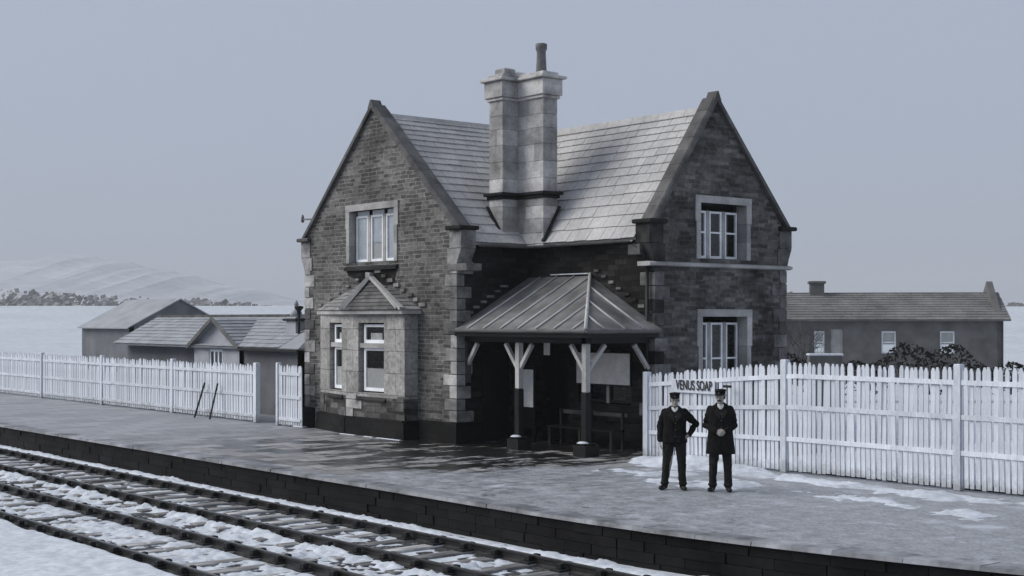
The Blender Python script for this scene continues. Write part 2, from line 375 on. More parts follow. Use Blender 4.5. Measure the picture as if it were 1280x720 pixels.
tag(mb.build('platform_face', 'face_stone'), kind='structure')
# snow lying on the track
def tracksnow(x, y):
    n = noise2(x, y, 1.1, 1, 5); nf = noise2(x, y, 5, 2, 3); nff = noise2(x, y, 13, 4, 2); base = -0.575
    def band(c, hw, soft=0.12): return np.clip((hw-np.abs(y-c))/soft, 0, 1)
    t = np.full_like(x, -0.12)
    t = np.maximum(t, (0.17+0.12*(n-0.4)+0.06*(nff-0.5))*band(13.36+0.10*(nf-0.5), 0.22+0.14*(n-0.5), 0.12)-0.05)
    right = np.clip((x+24)/9, 0, 1)
    t = np.maximum(t, band(12.35, 0.62, 0.15)*(0.25*(n-0.76)+0.14*right*(n-0.50)+0.14*(nf-0.5)+0.10*(nff-0.5)))
    t = np.maximum(t, band(10.92, 0.62, 0.15)*(0.55*(0.30*(n-0.60)+0.20*(nf-0.5)+0.13*np.clip((y-11.1)/0.25, 0, 1)+0.20*(nff-0.5))))
    t = np.maximum(t, band(9.5, 0.66, 0.2)*(0.7*(0.18*(n-0.46)+0.14*(nf-0.5)+0.12*(nff-0.5))+0.012))
    t = np.maximum(t, np.clip((8.62-y)/0.2, 0, 1)*(0.14+0.12*(n-0.5)))
    t = np.maximum(t, np.clip((y-13.3)/0.2, 0, 1)*np.clip((edgeY(x)-0.1-y)/0.1, 0, 1)*(0.7*(n-0.62)))
    return base+np.where(t > 0, t*0.9+0.012, t)
o = grid('track_snow', np.arange(-62, -3, 0.05), np.arange(5.5, 14.6, 0.045), tracksnow, 'snow', keep=lambda x, y, z: z > -0.60); tag(o, kind='stuff')
def bank(x, y):
    n = noise2(x, y, 0.9, 8, 4); nf = noise2(x, y, 4, 9, 3)
    t = -0.08+0.20*np.exp(-((x+20.5)/1.1)**2-((y-20.9)/0.8)**2)+0.18*np.exp(-((x+19.0)/1.5)**2-((y-21.0)/0.5)**2)
    t = np.maximum(t, -0.06+0.13*np.exp(-((y-(20.5+0.1*np.sin(x)))/0.5)**2)*(0.4+n)*np.clip((x+19.5)/2, 0, 1))
    t = np.maximum(t, -0.055+0.10*n*np.exp(-((y-19.0)/0.7)**2)*np.clip((x+21)/3, 0, 1))
    return np.maximum(t+0.14*(n-0.5)+0.10*(nf-0.5)+0.04*(noise2(x, y, 14, 3, 2)-0.5), -0.05)
o = grid('snow_bank', np.arange(-23, -6, 0.06), np.arange(17.8, 21.9, 0.06), bank, 'dirty_snow', keep=lambda x, y, z: z > -0.02); tag(o, kind='stuff')
# snow drift behind the right fence
tag(grid('snow_drift', np.arange(-21.2, -4, 0.25), np.arange(21.75, 32, 0.4), lambda x, y: -0.05+np.clip((x+20.5)/7, 0, 1)*0.75*np.clip((y-21.7)/1.8, 0.15, 1)+0.25*(noise2(x, y, 0.5, 12, 4)-0.5), 'snow'), kind='structure')
# hazy wooded hill
def hillz(r):
    return 0
mb = MB(); n = 260
rs = np.linspace(-1500, 1500, n); prof = []
for k, r in enumerate(rs):
    t = np.clip((-330-r)/350, 0, 1)
    h = 30+62*float(t)+10*math.sin(r/140)+float(noise2(np.array(r), np.array(3.0), 0.02, 4, 5))*26-8
    if r > -250: h = max(12, h-0.03*(r+250))
    prof.append(h)
rings = []
for (d, s) in ((1500, 0.05), (1900, 0.55), (2150, 0.9), (2300, 1.0), (2700, 0.8), (2900, 0.0)):
    for r, h in zip(rs, prof): mb.v.append((r*ca-d*sa, r*sa+d*ca, h*s-1))
for j in range(5):
    for k in range(n-1): mb.f.append((j*n+k, j*n+k+1, (j+1)*n+k+1, (j+1)*n+k))
tag(mb.build('hill', 'hill_wood'), kind='structure')
simple('far_leaf', 0.27, 0.95, 0.3, 0.05, island=0.4, bump=0)  # snow-dusted trees, paled further with haze put into the colour
rnd = random.Random(5); mb = MB()
for k in range(900):
    r = rnd.uniform(-420, 330); d = 620+80*math.sin(r/90)+rnd.uniform(0, 60)
    if math.sin(r/37)+math.sin(r/11)*0.6 < -0.5: continue
    hh = rnd.uniform(5, 11)*(0.75+0.35*math.sin(r/60)); z0 = 6.5
    for j in range(10):
        c = Vector((r*ca-d*sa+rnd.gauss(0, 2.2), r*sa+d*ca+rnd.gauss(0, 2.2), z0+hh*rnd.random()**0.8)); s_ = rnd.uniform(0.5, 1.5)
        a = Vector((rnd.gauss(0, 1), rnd.gauss(0, 1), rnd.gauss(0, 1))).normalized(); b = a.orthogonal().normalized(); mb.poly([c-a*s_, c+b*s_, c+a*s_, c-b*s_])
tag(mb.build('far_wood', 'far_leaf', fix=False), kind='stuff')
# ------------------------------------------------------------------ rails and sleepers
def rail_mesh(Y, x0, x1, zt):
    prof = [(-0.062, -0.15), (0.062, -0.15), (0.062, -0.138), (0.012, -0.11), (0.012, -0.045), (0.034, -0.03), (0.034, -0.004), (0.026, 0), (-0.026, 0), (-0.034, -0.004), (-0.034, -0.03), (-0.012, -0.045), (-0.012, -0.11), (-0.062, -0.138)]
    return MB().prism([(x0, Y+a, zt+b) for a, b in prof], (x1-x0, 0, 0))
chair_me = None
def track(Ya, Yb, label, seed):
    global chair_me
    t = empty('railway_track', (-25, (Ya+Yb)/2, -0.58), 0, label, 'railway track', 'railway tracks')
    yc = (Ya+Yb)/2; zt = 0.16
    for Y in (Ya, Yb):
        r = rail_mesh(Y-yc, -55, 27, zt).build('rail', 'rail_steel', t)
        m = MB(); m.box(-55, 27, Y-yc-0.018, Y-yc+0.018, zt-0.002, zt+0.002); m.build('rail_head', 'rail_head', r)
    first = None; x = -29.0; k = 0
    while x < 19 and k < 98:
        if first is None:
            s = MB().box(-0.13, 0.13, -1.25, 1.25, -0.12, 0.0, 0.012).build('sleeper', 'sleeper_wood', t)
            for Y in (Ya, Yb):
                c = MB().box(-0.11, 0.11, Y-yc-0.2, Y-yc+0.2, 0.0, 0.03, 0.006)
                c.box(-0.05, 0.05, Y-yc+0.04, Y-yc+0.10, 0.03, 0.12, 0.01); c.box(-0.05, 0.05, Y-yc-0.13, Y-yc-0.04, 0.03, 0.11, 0.01)
                c.build('rail_chair', 'chair_iron', s)
            first = s
        else: s = dup(first, t)
        s.location = (x+random.uniform(-0.03, 0.03), random.uniform(-0.04, 0.04), 0.042+random.uniform(-0.008, 0.008)); s.rotation_euler = (0, 0, random.uniform(-0.012, 0.012))
        x += 0.74; k += 1
track(13.05, 11.6, 'railway track running beside the platform edge, with snow along its far rail', 1)
track(10.25, 8.75, 'nearer railway track in the snow at the bottom left of the picture', 2)
# ------------------------------------------------------------------ walls with openings
def clip(poly, inside, inter):
    out = []
    for i in range(len(poly)):
        a, b = poly[i-1], poly[i]; ia, ib = inside(a), inside(b)
        if ia != ib: out.append(inter(a, b))
        if ib: out.append(b)
    return out
def clip_convex(poly, conv):
    for i in range(len(conv)):
        (ax, ay), (bx, by) = conv[i-1], conv[i]
        sdist = lambda p: (bx-ax)*(p[1]-ay)-(by-ay)*(p[0]-ax)
        def inter(p, q):
            a, b = sdist(p), sdist(q); t = a/(a-b); return (p[0]+(q[0]-p[0])*t, p[1]+(q[1]-p[1])*t)
        poly = clip(poly, lambda p: sdist(p) >= -1e-9, inter)
        if len(poly) < 3: return []
    return poly
def wall(m, origin, ud, nd, outline, opens, th=0.45, depth_rev=None):
    """outline: convex ccw polygon in (u, z); opens: (u0,u1,z0,z1); nd points outwards."""
    O, U, N = Vector(origin), Vector(ud), Vector(nd)
    P = lambda u, z, d=0.0: O+U*u+Vector((0, 0, z))-N*d
    us = sorted(set([min(p[0] for p in outline), max(p[0] for p in outline)]+[v for o_ in opens for v in o_[:2]]))
    zs = sorted(set([min(p[1] for p in outline), max(p[1] for p in outline)]+[v for o_ in opens for v in o_[2:4]]))
    for a, b in zip(us[:-1], us[1:]):
        for c, d in zip(zs[:-1], zs[1:]):
            if any(a >= o_[0]-1e-6 and b <= o_[1]+1e-6 and c >= o_[2]-1e-6 and d <= o_[3]+1e-6 for o_ in opens): continue
            pl = clip_convex([(a, c), (b, c), (b, d), (a, d)], outline)
            if len(pl) >= 3: m.poly([P(*p) for p in pl]); m.poly([P(p[0], p[1], th) for p in reversed(pl)])
    n_ = len(outline)
    for i in range(n_):
        p, q = outline[i-1], outline[i]; m.poly([P(*q), P(*p), P(p[0], p[1], th), P(q[0], q[1], th)])
    for a, b, c, d in opens:
        r = [(a, c), (b, c), (b, d), (a, d)]
        for i in range(4): p, q = r[i-1], r[i]; m.poly([P(*p), P(*q), P(q[0], q[1], th), P(p[0], p[1], th)])
# ------------------------------------------------------------------ the station house
XL, XP, YF = -33.79, -26.86, 20.23        # left gable: its two corners and its front plane
YC, XR, YR = 22.46, -22.45, 26.94         # re-entrant corner, right gable plane and far corner
YBACK = 29.5
EV = 4.79
st = empty('station_house', (XP, YF, 0), 0, 'two storey stone station house with steep gables, tall chimney, bay window and porch', 'station building')
def part(m, name, mat, parent=None, smooth=False):
    o = m.build(name, mat, parent or st, smooth)
    o.matrix_parent_inverse = Matrix.Translation(-Vector((XP, YF, 0))) if (parent is None or parent is st) else Matrix.Identity(4)
    return o
AX, AZ = -30.42, 8.42     # left apex
BY, BZ = 24.42, 8.07      # right apex
# left gable wall
m = MB()
W1 = XP-XL; KL = 4.98
# openings (u from XL)
wl = (-31.55-XL, -29.46-XL, 4.44, 5.80)
bayop = (-32.9-XL, -28.9-XL, 0.9, 2.95)
wall(m, (XL, YF, 0), (1, 0, 0), (0, -1, 0), [(0, 0), (W1, 0), (W1, KL+0.2), (AX-XL, AZ), (0, KL+0.2)], [wl, bayop])
part(m, 'wall', 'stone_gable')
# right gable wall, facing +X
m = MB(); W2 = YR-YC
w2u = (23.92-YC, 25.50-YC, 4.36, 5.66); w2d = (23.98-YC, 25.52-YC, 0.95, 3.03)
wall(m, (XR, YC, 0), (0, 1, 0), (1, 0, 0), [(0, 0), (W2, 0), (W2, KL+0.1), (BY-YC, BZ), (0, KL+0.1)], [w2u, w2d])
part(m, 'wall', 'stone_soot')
# re-entrant walls
m = MB()
wall(m, (XP+0.004, YF+0.004, 0), (0, 1, 0), (1, 0, 0), [(0, 0), (YC-YF+0.4, 0), (YC-YF+0.4, EV+0.1), (0, EV+0.1)], [(0.75, 1.7, 0.02, 2.15)])
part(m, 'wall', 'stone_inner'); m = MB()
wall(m, (XP, YC-0.004, 0), (1, 0, 0), (0, -1, 0), [(0, 0), (XR-XP-0.004, 0), (XR-XP-0.004, EV+0.1), (0, EV+0.1)], [(0.55, 1.5, 0.02, 2.15), (1.85, 3.65, 1.0, 2.25)])
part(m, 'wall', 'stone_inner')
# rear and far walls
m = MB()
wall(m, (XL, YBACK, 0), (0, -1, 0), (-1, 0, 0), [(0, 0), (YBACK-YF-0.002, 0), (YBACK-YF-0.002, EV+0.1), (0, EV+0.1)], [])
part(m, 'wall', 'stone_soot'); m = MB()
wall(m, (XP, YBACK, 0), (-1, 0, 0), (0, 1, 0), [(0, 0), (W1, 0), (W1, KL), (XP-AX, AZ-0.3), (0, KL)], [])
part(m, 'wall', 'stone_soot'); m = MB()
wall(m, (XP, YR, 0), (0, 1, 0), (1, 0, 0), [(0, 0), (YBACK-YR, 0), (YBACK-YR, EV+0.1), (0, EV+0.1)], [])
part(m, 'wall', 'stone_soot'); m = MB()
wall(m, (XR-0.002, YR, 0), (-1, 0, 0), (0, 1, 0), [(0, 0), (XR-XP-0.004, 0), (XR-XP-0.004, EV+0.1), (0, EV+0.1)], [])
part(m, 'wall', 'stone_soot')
# plinth
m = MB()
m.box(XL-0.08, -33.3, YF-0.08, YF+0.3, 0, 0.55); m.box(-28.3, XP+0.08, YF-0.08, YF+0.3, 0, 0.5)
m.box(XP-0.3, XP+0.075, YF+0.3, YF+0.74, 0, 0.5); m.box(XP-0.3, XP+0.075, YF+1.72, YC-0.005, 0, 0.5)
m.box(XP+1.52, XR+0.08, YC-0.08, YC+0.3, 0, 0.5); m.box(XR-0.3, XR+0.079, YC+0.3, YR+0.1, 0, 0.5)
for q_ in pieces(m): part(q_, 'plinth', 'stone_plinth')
# quoins: alternating long and short blocks wrapping each corner
def quoins(cx, cy, sx, sy, z0, z1, mat, seed):
    """sx, sy: direction of the two wall faces running away from the corner"""
    rnd = random.Random(seed); z = z0; k = 0
    m_ = MB()
    while z < z1-0.1:
        h = rnd.uniform(0.27, 0.33); lx, ly = (0.46, 0.24) if k % 2 else (0.24, 0.46)
        lx *= rnd.uniform(0.85, 1.15); ly *= rnd.uniform(0.85, 1.15); p = 0.022
        xa, xb = sorted((cx-sx*p, cx+sx*lx)); ya, yb = sorted((cy-sy*p, cy+sy*ly))
        m_.box(xa, xb, ya, yb, z+0.008, min(z+h, z1)-0.008, 0.012); z += h; k += 1
    for q_ in pieces(m_): part(q_, 'quoin', mat)
quoins(XP, YF, -1, 1, 0.5, 4.35, 'quoin', 1)
quoins(XL, YF, 1, 1, 0.55, 4.35, 'quoin', 2)
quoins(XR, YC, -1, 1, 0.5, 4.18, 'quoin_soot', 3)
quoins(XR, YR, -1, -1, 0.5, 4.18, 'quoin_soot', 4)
# string course
m = MB(); m.prism([(XR+0.002, 0, 4.16), (XR+0.10, 0, 4.18), (XR+0.11, 0, 4.24), (XR+0.002, 0, 4.27)], (0, 1, 0))
m.v = [(x, YC-0.26+y*(YR+0.14-YC+0.26), z) for x, y, z in m.v]
m.box(XR-0.30, XR+0.004, YC-0.26, YC-0.002, 4.165, 4.265)
part(m, 'string_course', 'dressed')
# gable copings and kneelers
def coping(pa, pb, out, th, ov=0.09, t=0.16):
    """slab along the gable edge from foot pa to apex pb; out = outward normal of gable, th = wall thickness"""
    m_ = MB(); a, b, n_ = Vector(pa), Vector(pb), Vector(out); d = b-a; L_ = d.length; d.normalize(); u = n_.cross(d)
    if u.z < 0: u = -u
    k = 9
    for i in range(k):
        p, q = a+d*(L_*i/k+0.004), a+d*(L_*(i+1)/k-0.004)
        sec = [n_*ov-u*0.02, n_*ov+u*(t-0.04), n_*(ov-0.04)+u*t, n_*(-th)+u*t, n_*(-th)-u*0.02]
        m_.prism([p+s_ for s_ in sec], q-p)
    return m_
AP = Vector((AX, YF, AZ)); BP = Vector((XR, BY, BZ))
def gable(ap, foots, out, along, mat_c, mat_k, zk=5.28, th=0.42):
    for s_, f in foots:      # s_: side sign along `along`
        foot = Vector(f)
        part(coping(foot, ap, out, th), 'gable_coping', mat_c)
    m_ = MB(); n_ = Vector(out)
    part(m_, 'x', mat_c) if False else None
al = Vector((1, 0, 0))
for s_, fx in ((1, XP), (-1, XL)):
    part(coping((fx+s_*0.06, YF, 5.12), (AX-s_*0.0, YF, AZ), (0, -1, 0), 0.30, t=0.11), 'gable_coping', 'coping')
    q = MB()   # kneeler: cap, upright block, and corbels stepping back to the wall
    a, b = sorted((fx+s_*0.28, fx-s_*0.30)); q.box(a, b, YF-0.13, YF+0.46, 5.10, 5.20, 0.02)
    part(q, 'kneeler_cap', 'soot_band' if s_ > 0 else 'coping')
    q = MB()
    a, b = sorted((fx+s_*0.20, fx-s_*0.26)); q.box(a, b, YF-0.028, YF+0.42, 4.66, 5.10, 0.012)
    pts = [(fx-s_*0.35, 4.30), (fx+s_*0.03, 4.30), (fx+s_*0.07, 4.42), (fx+s_*0.15, 4.56), (fx+s_*0.20, 4.655), (fx-s_*0.35, 4.655)]
    q.prism([(x_, YF-0.026, z_) for x_, z_ in pts], (0, 0.44, 0))
    part(q, 'kneeler', 'quoin')
for s_, fy in ((-1, YC), (1, YR)):
    part(coping((XR, fy+s_*0.06, 5.14), (XR, BY, BZ), (1, 0, 0), 0.30, t=0.11), 'gable_coping', 'coping')
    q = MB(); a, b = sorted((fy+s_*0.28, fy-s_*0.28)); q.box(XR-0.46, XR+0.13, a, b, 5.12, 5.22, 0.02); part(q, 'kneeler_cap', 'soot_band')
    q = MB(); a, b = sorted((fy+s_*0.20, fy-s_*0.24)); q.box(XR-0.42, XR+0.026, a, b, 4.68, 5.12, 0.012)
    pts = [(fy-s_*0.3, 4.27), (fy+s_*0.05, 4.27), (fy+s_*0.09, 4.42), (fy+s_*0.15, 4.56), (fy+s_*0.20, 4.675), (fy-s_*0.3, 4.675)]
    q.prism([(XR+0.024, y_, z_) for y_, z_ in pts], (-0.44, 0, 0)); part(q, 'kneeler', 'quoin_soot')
# apex stones
q = MB(); q.prism([(AX-0.14, YF-0.10, AZ-0.02), (AX+0.14, YF-0.10, AZ-0.02), (AX+0.02, YF-0.10, AZ+0.20), (AX-0.02, YF-0.10, AZ+0.20)], (0, 0.30, 0)); part(q, 'apex_stone', 'coping')
q = MB(); q.prism([(XR+0.10, BY-0.12, BZ-0.02), (XR+0.10, BY+0.12, BZ-0.02), (XR+0.10, BY+0.02, BZ+0.20), (XR+0.10, BY-0.02, BZ+0.20)], (-0.30, 0, 0)); part(q, 'apex_stone', 'coping')
# slate roofs
def slate_roof(eave, ridge, along, length, seed, sp0=0.36, sp1=0.19, mat='slate', wmin=0.28, wmax=0.62, name='roof', parent=None, skip=None):
    """eave: point on eave line start, ridge: matching ridge point; along: unit vector"""
    rnd = random.Random(seed); e, r_, a = Vector(eave), Vector(ridge), Vector(along); d = r_-e; L_ = d.length; d.normalize()
    n_ = a.cross(d)
    if n_.z < 0: n_ = -n_
    m_ = MB(); s_ = 0.0; row = 0
    while s_ < L_-0.02:
        sp = sp0+(sp1-sp0)*s_/L_; x_ = -rnd.uniform(0, 0.3)
        while x_ < length:
            w_ = rnd.uniform(wmin, wmax); x0, x1 = max(x_, 0), min(x_+w_-0.013, length); x_ += w_
            if x1-x0 < 0.03: continue
            j = rnd.uniform(-0.012, 0.012); top = min(s_+sp*1.25, L_); t_ = 0.022; lift = 0.038+rnd.uniform(0, 0.008)
            if skip and skip(e+a*(x0+x1)/2+d*(s_+sp/2)): continue
            p0 = e+a*x0+d*(s_+j); p1 = e+a*x1+d*(s_+j*0.6); q1 = e+a*x1+d*top; q0 = e+a*x0+d*top
            m_.add([p0+n_*(lift-t_), p1+n_*(lift-t_), q1-n_*0.002, q0-n_*0.002, p0+n_*lift, p1+n_*lift, q1+n_*0.012, q0+n_*0.012],
                   [(0, 3, 2, 1), (4, 5, 6, 7), (0, 1, 5, 4), (1, 2, 6, 5), (2, 3, 7, 6), (3, 0, 4, 7)])
        s_ += sp; row += 1
    m_.prism([e-n_*0.06, e+a*length-n_*0.06, e+a*length+d*L_-n_*0.06, e+d*L_-n_*0.06], n_*0.05)
    return m_
RL, RR = 8.26, 7.90
part(slate_roof((XP+0.22, YF+0.41, EV), (AX, YF+0.41, RL), (0, 1, 0), YBACK-YF-0.82, 11), 'roof', 'slate')
part(slate_roof((XL-0.22, YF+0.41, EV), (AX, YF+0.41, RL), (0, 1, 0), YBACK-YF-0.82, 12), 'roof', 'slate')
part(slate_roof((XR-0.41, YC-0.24, EV), (XR-0.41, BY, RR), (-1, 0, 0), XR-0.41-AX, 13), 'roof', 'slate')
part(slate_roof((XR-0.41, YR+0.24, EV), (XR-0.41, BY, RR), (-1, 0, 0), XR-0.41-AX, 14), 'roof', 'slate')
def ridge(p, q, n_, mat='slate'):
    m_ = MB(); p, q = Vector(p), Vector(q); d = (q-p); L_ = d.length; d.normalize(); s_ = d.cross(Vector((0, 0, 1))); k = 0; x_ = 0
    while x_ < L_:
        a = p+d*(x_+0.004); e = min(0.45, L_-x_)-0.008
        m_.prism([a-s_*0.15-Vector((0, 0, 0.13)), a-s_*0.05+Vector((0, 0, 0.05)), a+s_*0.05+Vector((0, 0, 0.05)), a+s_*0.15-Vector((0, 0, 0.13)), a+Vector((0, 0, -0.02))], d*e); x_ += 0.45
    return m_
part(ridge((AX, YF+0.42, RL), (AX, YBACK-0.4, RL), 0), 'ridge_tiles', 'slate')
part(ridge((XR-0.42, BY, RR), (AX+0.3, BY, RR), 0), 'ridge_tiles', 'slate')
# gutters
def gutter(p, q, r_=0.06, mat='gutter', parent=None):
    m_ = MB(); p, q = Vector(p), Vector(q); d = (q-p); L_ = d.length; d.normalize(); s_ = d.cross(Vector((0, 0, 1)))
    prof = [(math.cos(t)*r_, math.sin(t)*r_) for t in [math.pi+math.pi*k/8 for k in range(9)]]
    prof += [(x_*0.8, z_*0.8) for x_, z_ in reversed(prof)]
    pts = [p+s_*x_+Vector((0, 0, z_)) for x_, z_ in prof]
    n2 = len(pts); m_.add(pts+[v+d*L_ for v in pts], [(i, (i+1) % n2, n2+(i+1) % n2, n2+i) for i in range(n2)])
    return m_
part(gutter((XP+0.27, YF+0.47, EV-0.03), (XP+0.27, YC-0.28, EV-0.03)), 'gutter', 'gutter')
part(gutter((XP+0.25, YC-0.30, EV-0.03), (XR-0.46, YC-0.30, EV-0.03)), 'gutter', 'gutter')
# windows -------------------------------------------------------------
def sash_window(P, U, N, u0, u1, z0, z1, rec, lights, split=None, mull=0.13, fw=0.055, parent=None, blind=None, glz=True, frame_mat='paint_white'):
    """a row of sash lights in an opening; P(u,z,d): point, d = depth behind the wall face"""
    win = MB(); lw = (u1-u0-mull*(lights-1))/lights
    B = lambda m_, a, b, c, d, f0, f1: m_.add([P(x_, z_, dd) for dd in (f0, f1) for (x_, z_) in ((a, c), (b, c), (b, d), (a, d))], [(0, 1, 2, 3), (7, 6, 5, 4), (0, 4, 5, 1), (1, 5, 6, 2), (2, 6, 7, 3), (3, 7, 4, 0)])
    for i in range(lights):
        a = u0+i*(lw+mull); b = a+lw
        B(win, a, a+fw, z0, z1, rec, rec+0.06); B(win, b-fw, b, z0, z1, rec, rec+0.06)
        B(win, a+fw, b-fw, z0, z0+fw*1.2, rec+0.001, rec+0.059); B(win, a+fw, b-fw, z1-fw, z1, rec+0.001, rec+0.059)
        if split: B(win, a+fw, b-fw, split-0.02, split+0.02, rec+0.002, rec+0.055)
    fr = part(win, 'window', frame_mat)
    pn = MB()
    for i in range(lights):
        a = u0+i*(lw+mull)+fw; pn.poly([P(a, z0+fw, rec+0.035), P(a+lw-2*fw, z0+fw, rec+0.035), P(a+lw-2*fw, z1-fw, rec+0.035), P(a, z1-fw, rec+0.035)])
    o = pn.build('pane', 'glass', fr, fix=False)
    if blind:
        for (i, c0, c1, mt) in blind:
            a = u0+i*(lw+mull)+0.01; bl = MB(); B(bl, a, a+lw-0.02, c0, c1, rec+0.045, rec+0.05); bl.build('blind', mt, fr)
    if lights > 1:
        mu = MB()
        for i in range(lights-1):
            a = u0+i*(lw+mull)+lw; B(mu, a+0.002, a+mull-0.002, z0-0.01, z1+0.01, rec-0.012, rec+0.05)
        mu.build('mullion', 'dressed', fr)
    return fr
def surround(P, u0, u1, z0, z1, mat, lint=0.17, jamb=0.13, ears=0.10, sill_mat='dressed', sill=True, rec=0.2):
    s_ = MB()
    B = lambda m_, a, b, c, d, f0, f1: m_.add([P(x_, z_, dd) for dd in (f0, f1) for (x_, z_) in ((a, c), (b, c), (b, d), (a, d))], [(0, 1, 2, 3), (7, 6, 5, 4), (0, 4, 5, 1), (1, 5, 6, 2), (2, 6, 7, 3), (3, 7, 4, 0)])
    B(s_, u0-jamb-ears*0.4, u1+jamb+ears*0.4, z1, z1+lint, -0.035, 0.2)
    n_ = 3
    for i in range(n_):
        c = z0+(z1-z0)*i/n_; d = z0+(z1-z0)*(i+1)/n_
        e = ears if i in (0, n_-1) and i == n_-1 else 0
        B(s_, u0-jamb-e*0.4, u0+0.004, c+0.003, d-0.003, -0.03, rec+0.06); B(s_, u1-0.004, u1+jamb+e*0.4, c+0.003, d-0.003, -0.03, rec+0.06)
    part(s_, 'window_surround', mat)
    if sill:
        q_ = MB(); q_.add([P(x_, z_, d_) for x_ in (u0-jamb-0.03, u1+jamb+0.03) for (d_, z_) in ((-0.09, z0-0.20), (-0.09, z0-0.12), (rec+0.04, z0+0.01), (rec+0.04, z0-0.20))], [(0, 1, 2, 3), (7, 6, 5, 4), (0, 4, 5, 1), (1, 5, 6, 2), (2, 6, 7, 3), (3, 7, 4, 0)])
        part(q_, 'window_sill', sill_mat)
PL = lambda u, z, d=0.0: Vector((XL+u, YF+d, z))
PR = lambda u, z, d=0.0: Vector((XR-d, YC+u, z))
surround(PL, wl[0], wl[1], wl[2], wl[3], 'dressed', sill_mat='dressed_dark', rec=0.16)
sash_window(PL, None, None, wl[0]+0.06, wl[1]-0.06, wl[2]+0.03, wl[3]-0.12, 0.16, 3, None, blind=[(0, 4.4, 5.8, 'blind'), (1, 4.95, 5.8, 'blind'), (1, 4.4, 4.96, 'curtain'), (2, 4.4, 5.8, 'blind')])
surround(PR, w2u[0], w2u[1], w2u[2], w2u[3], 'dressed', rec=0.24, sill=False)
sash_window(PR, None, None, w2u[0]+0.03, w2u[1]-0.05, w2u[2]+0.03, w2u[3]-0.16, 0.24, 3, 5.0, mull=0.11, fw=0.05)
surround(PR, w2d[0], w2d[1], w2d[2], w2d[3], 'dressed', rec=0.24, sill=True)
sash_window(PR, None, None, w2d[0]+0.03, w2d[1]-0.05, w2d[2]+0.03, w2d[3]-0.14, 0.24, 3, 2.05, mull=0.11, fw=0.05)
# dark rough patch of stone below the upper left window
m = MB(); m.prism([(-31.7, YF-0.008, 4.26), (-31.62, YF-0.008, 4.12), (-31.2, YF-0.008, 4.0), (-30.9, YF-0.008, 3.86), (-30.0, YF-0.008, 3.80), (-29.5, YF-0.008, 3.86), (-29.35, YF-0.008, 4.26)], (0, 0.1, 0)); part(m, 'stained_stone', 'stone_inner')
# chimney --------------------------------------------------------------
cx0, cy0 = -26.95, 21.70
def Lblocks(m_, z0, z1, o_, joints=True):
    h = 0.36; z = z0; k = 0; rnd = random.Random(int(z0*10))
    if not joints:
        m_.box(cx0-0.52-o_, cx0+o_, cy0-o_, cy0+1.0+o_, z0, z1, 0.015); m_.box(cx0+o_-0.003-0.3, cx0+0.95+o_, cy0+0.5-o_, cy0+0.95+o_, z0+0.002, z1-0.002, 0.015); return
    while z < z1-0.05:
        zt = min(z+h*rnd.uniform(0.85, 1.2), z1)
        xm = cx0-0.52*rnd.uniform(0.35, 0.65); xr = cx0+0.95*rnd.uniform(0.3, 0.7)
        if k % 2: m_.box(cx0-0.52, xm, cy0, cy0+0.5, z+0.003, zt-0.003, 0.008); m_.box(xm+0.004, cx0, cy0, cy0+0.48, z+0.003, zt-0.003, 0.008)
        else: m_.box(cx0-0.52, cx0, cy0, cy0+0.48, z+0.003, zt-0.003, 0.008)
        m_.box(cx0-0.51, cx0-0.01, cy0+0.47, cy0+1.0, z+0.003, zt-0.003)
        if k % 3: m_.box(cx0-0.1, xr, cy0+0.5, cy0+0.95, z+0.003, zt-0.003, 0.008); m_.box(xr+0.004, cx0+0.95, cy0+0.5, cy0+0.95, z+0.003, zt-0.003, 0.008)
        else: m_.box(cx0-0.1, cx0+0.95, cy0+0.5, cy0+0.95, z+0.003, zt-0.003, 0.008)
        z = zt; k += 1
    m_.box(cx0-0.505, cx0-0.012, cy0+0.012, cy0+0.98, z0, z1); m_.box(cx0-0.1, cx0+0.935, cy0+0.512, cy0+0.935, z0, z1)
m = MB(); Lblocks(m, 4.72, 5.93, 0.0); Lblocks(m, 6.07, 8.36, 0.0)
ch = part(m, 'chimney', 'chimney_stone')
m = MB(); Lblocks(m, 5.92, 6.0, 0.05, False); Lblocks(m, 6.0, 6.08, 0.11, False); m.build('chimney_band', 'soot_band', ch)
m = MB(); Lblocks(m, 8.34, 8.42, 0.05, False); Lblocks(m, 8.418, 8.82, 0.09, False); m.build('chimney_cap', 'chimney_stone', ch)
m = MB(); Lblocks(m, 8.82, 8.90, 0.17, False); m.build('chimney_cornice', 'chimney_stone', ch)
m = MB(); Lblocks(m, 8.899, 9.0, 0.02, False); m.box(cx0-0.42, cx0-0.05, cy0+0.1, cy0+0.45, 8.99, 9.16, 0.03); m.box(cx0-0.4, cx0-0.1, cy0+0.5, cy0+0.9, 8.99, 9.12, 0.03); m.build('flaunching', 'chimney_stone', ch)
m = MB(); m.lathe((cx0+0.62, cy0+0.72, 8.98), [(0.15, 0), (0.13, 0.1), (0.11, 0.5), (0.115, 0.55), (0.14, 0.6), (0.145, 0.72), (0.12, 0.73), (0.115, 0.74)]); m.build('chimney_pot', 'pot_clay', ch, smooth=True)
# lead flashing where the stack leaves the slates
m = MB(); m.bar((cx0-0.56, cy0-0.02, 5.75), (cx0+0.02, cy0-0.02, 5.03), 0.05, 0.10, (0, -1, 0)); m.bar((cx0+0.97, cy0+1.0, 5.72), (cx0+0.97, cy0+0.48, 4.86), 0.05, 0.10, (1, 0, 0)); [q_.build('flashing', 'soot_band', ch) for q_ in pieces(m)]
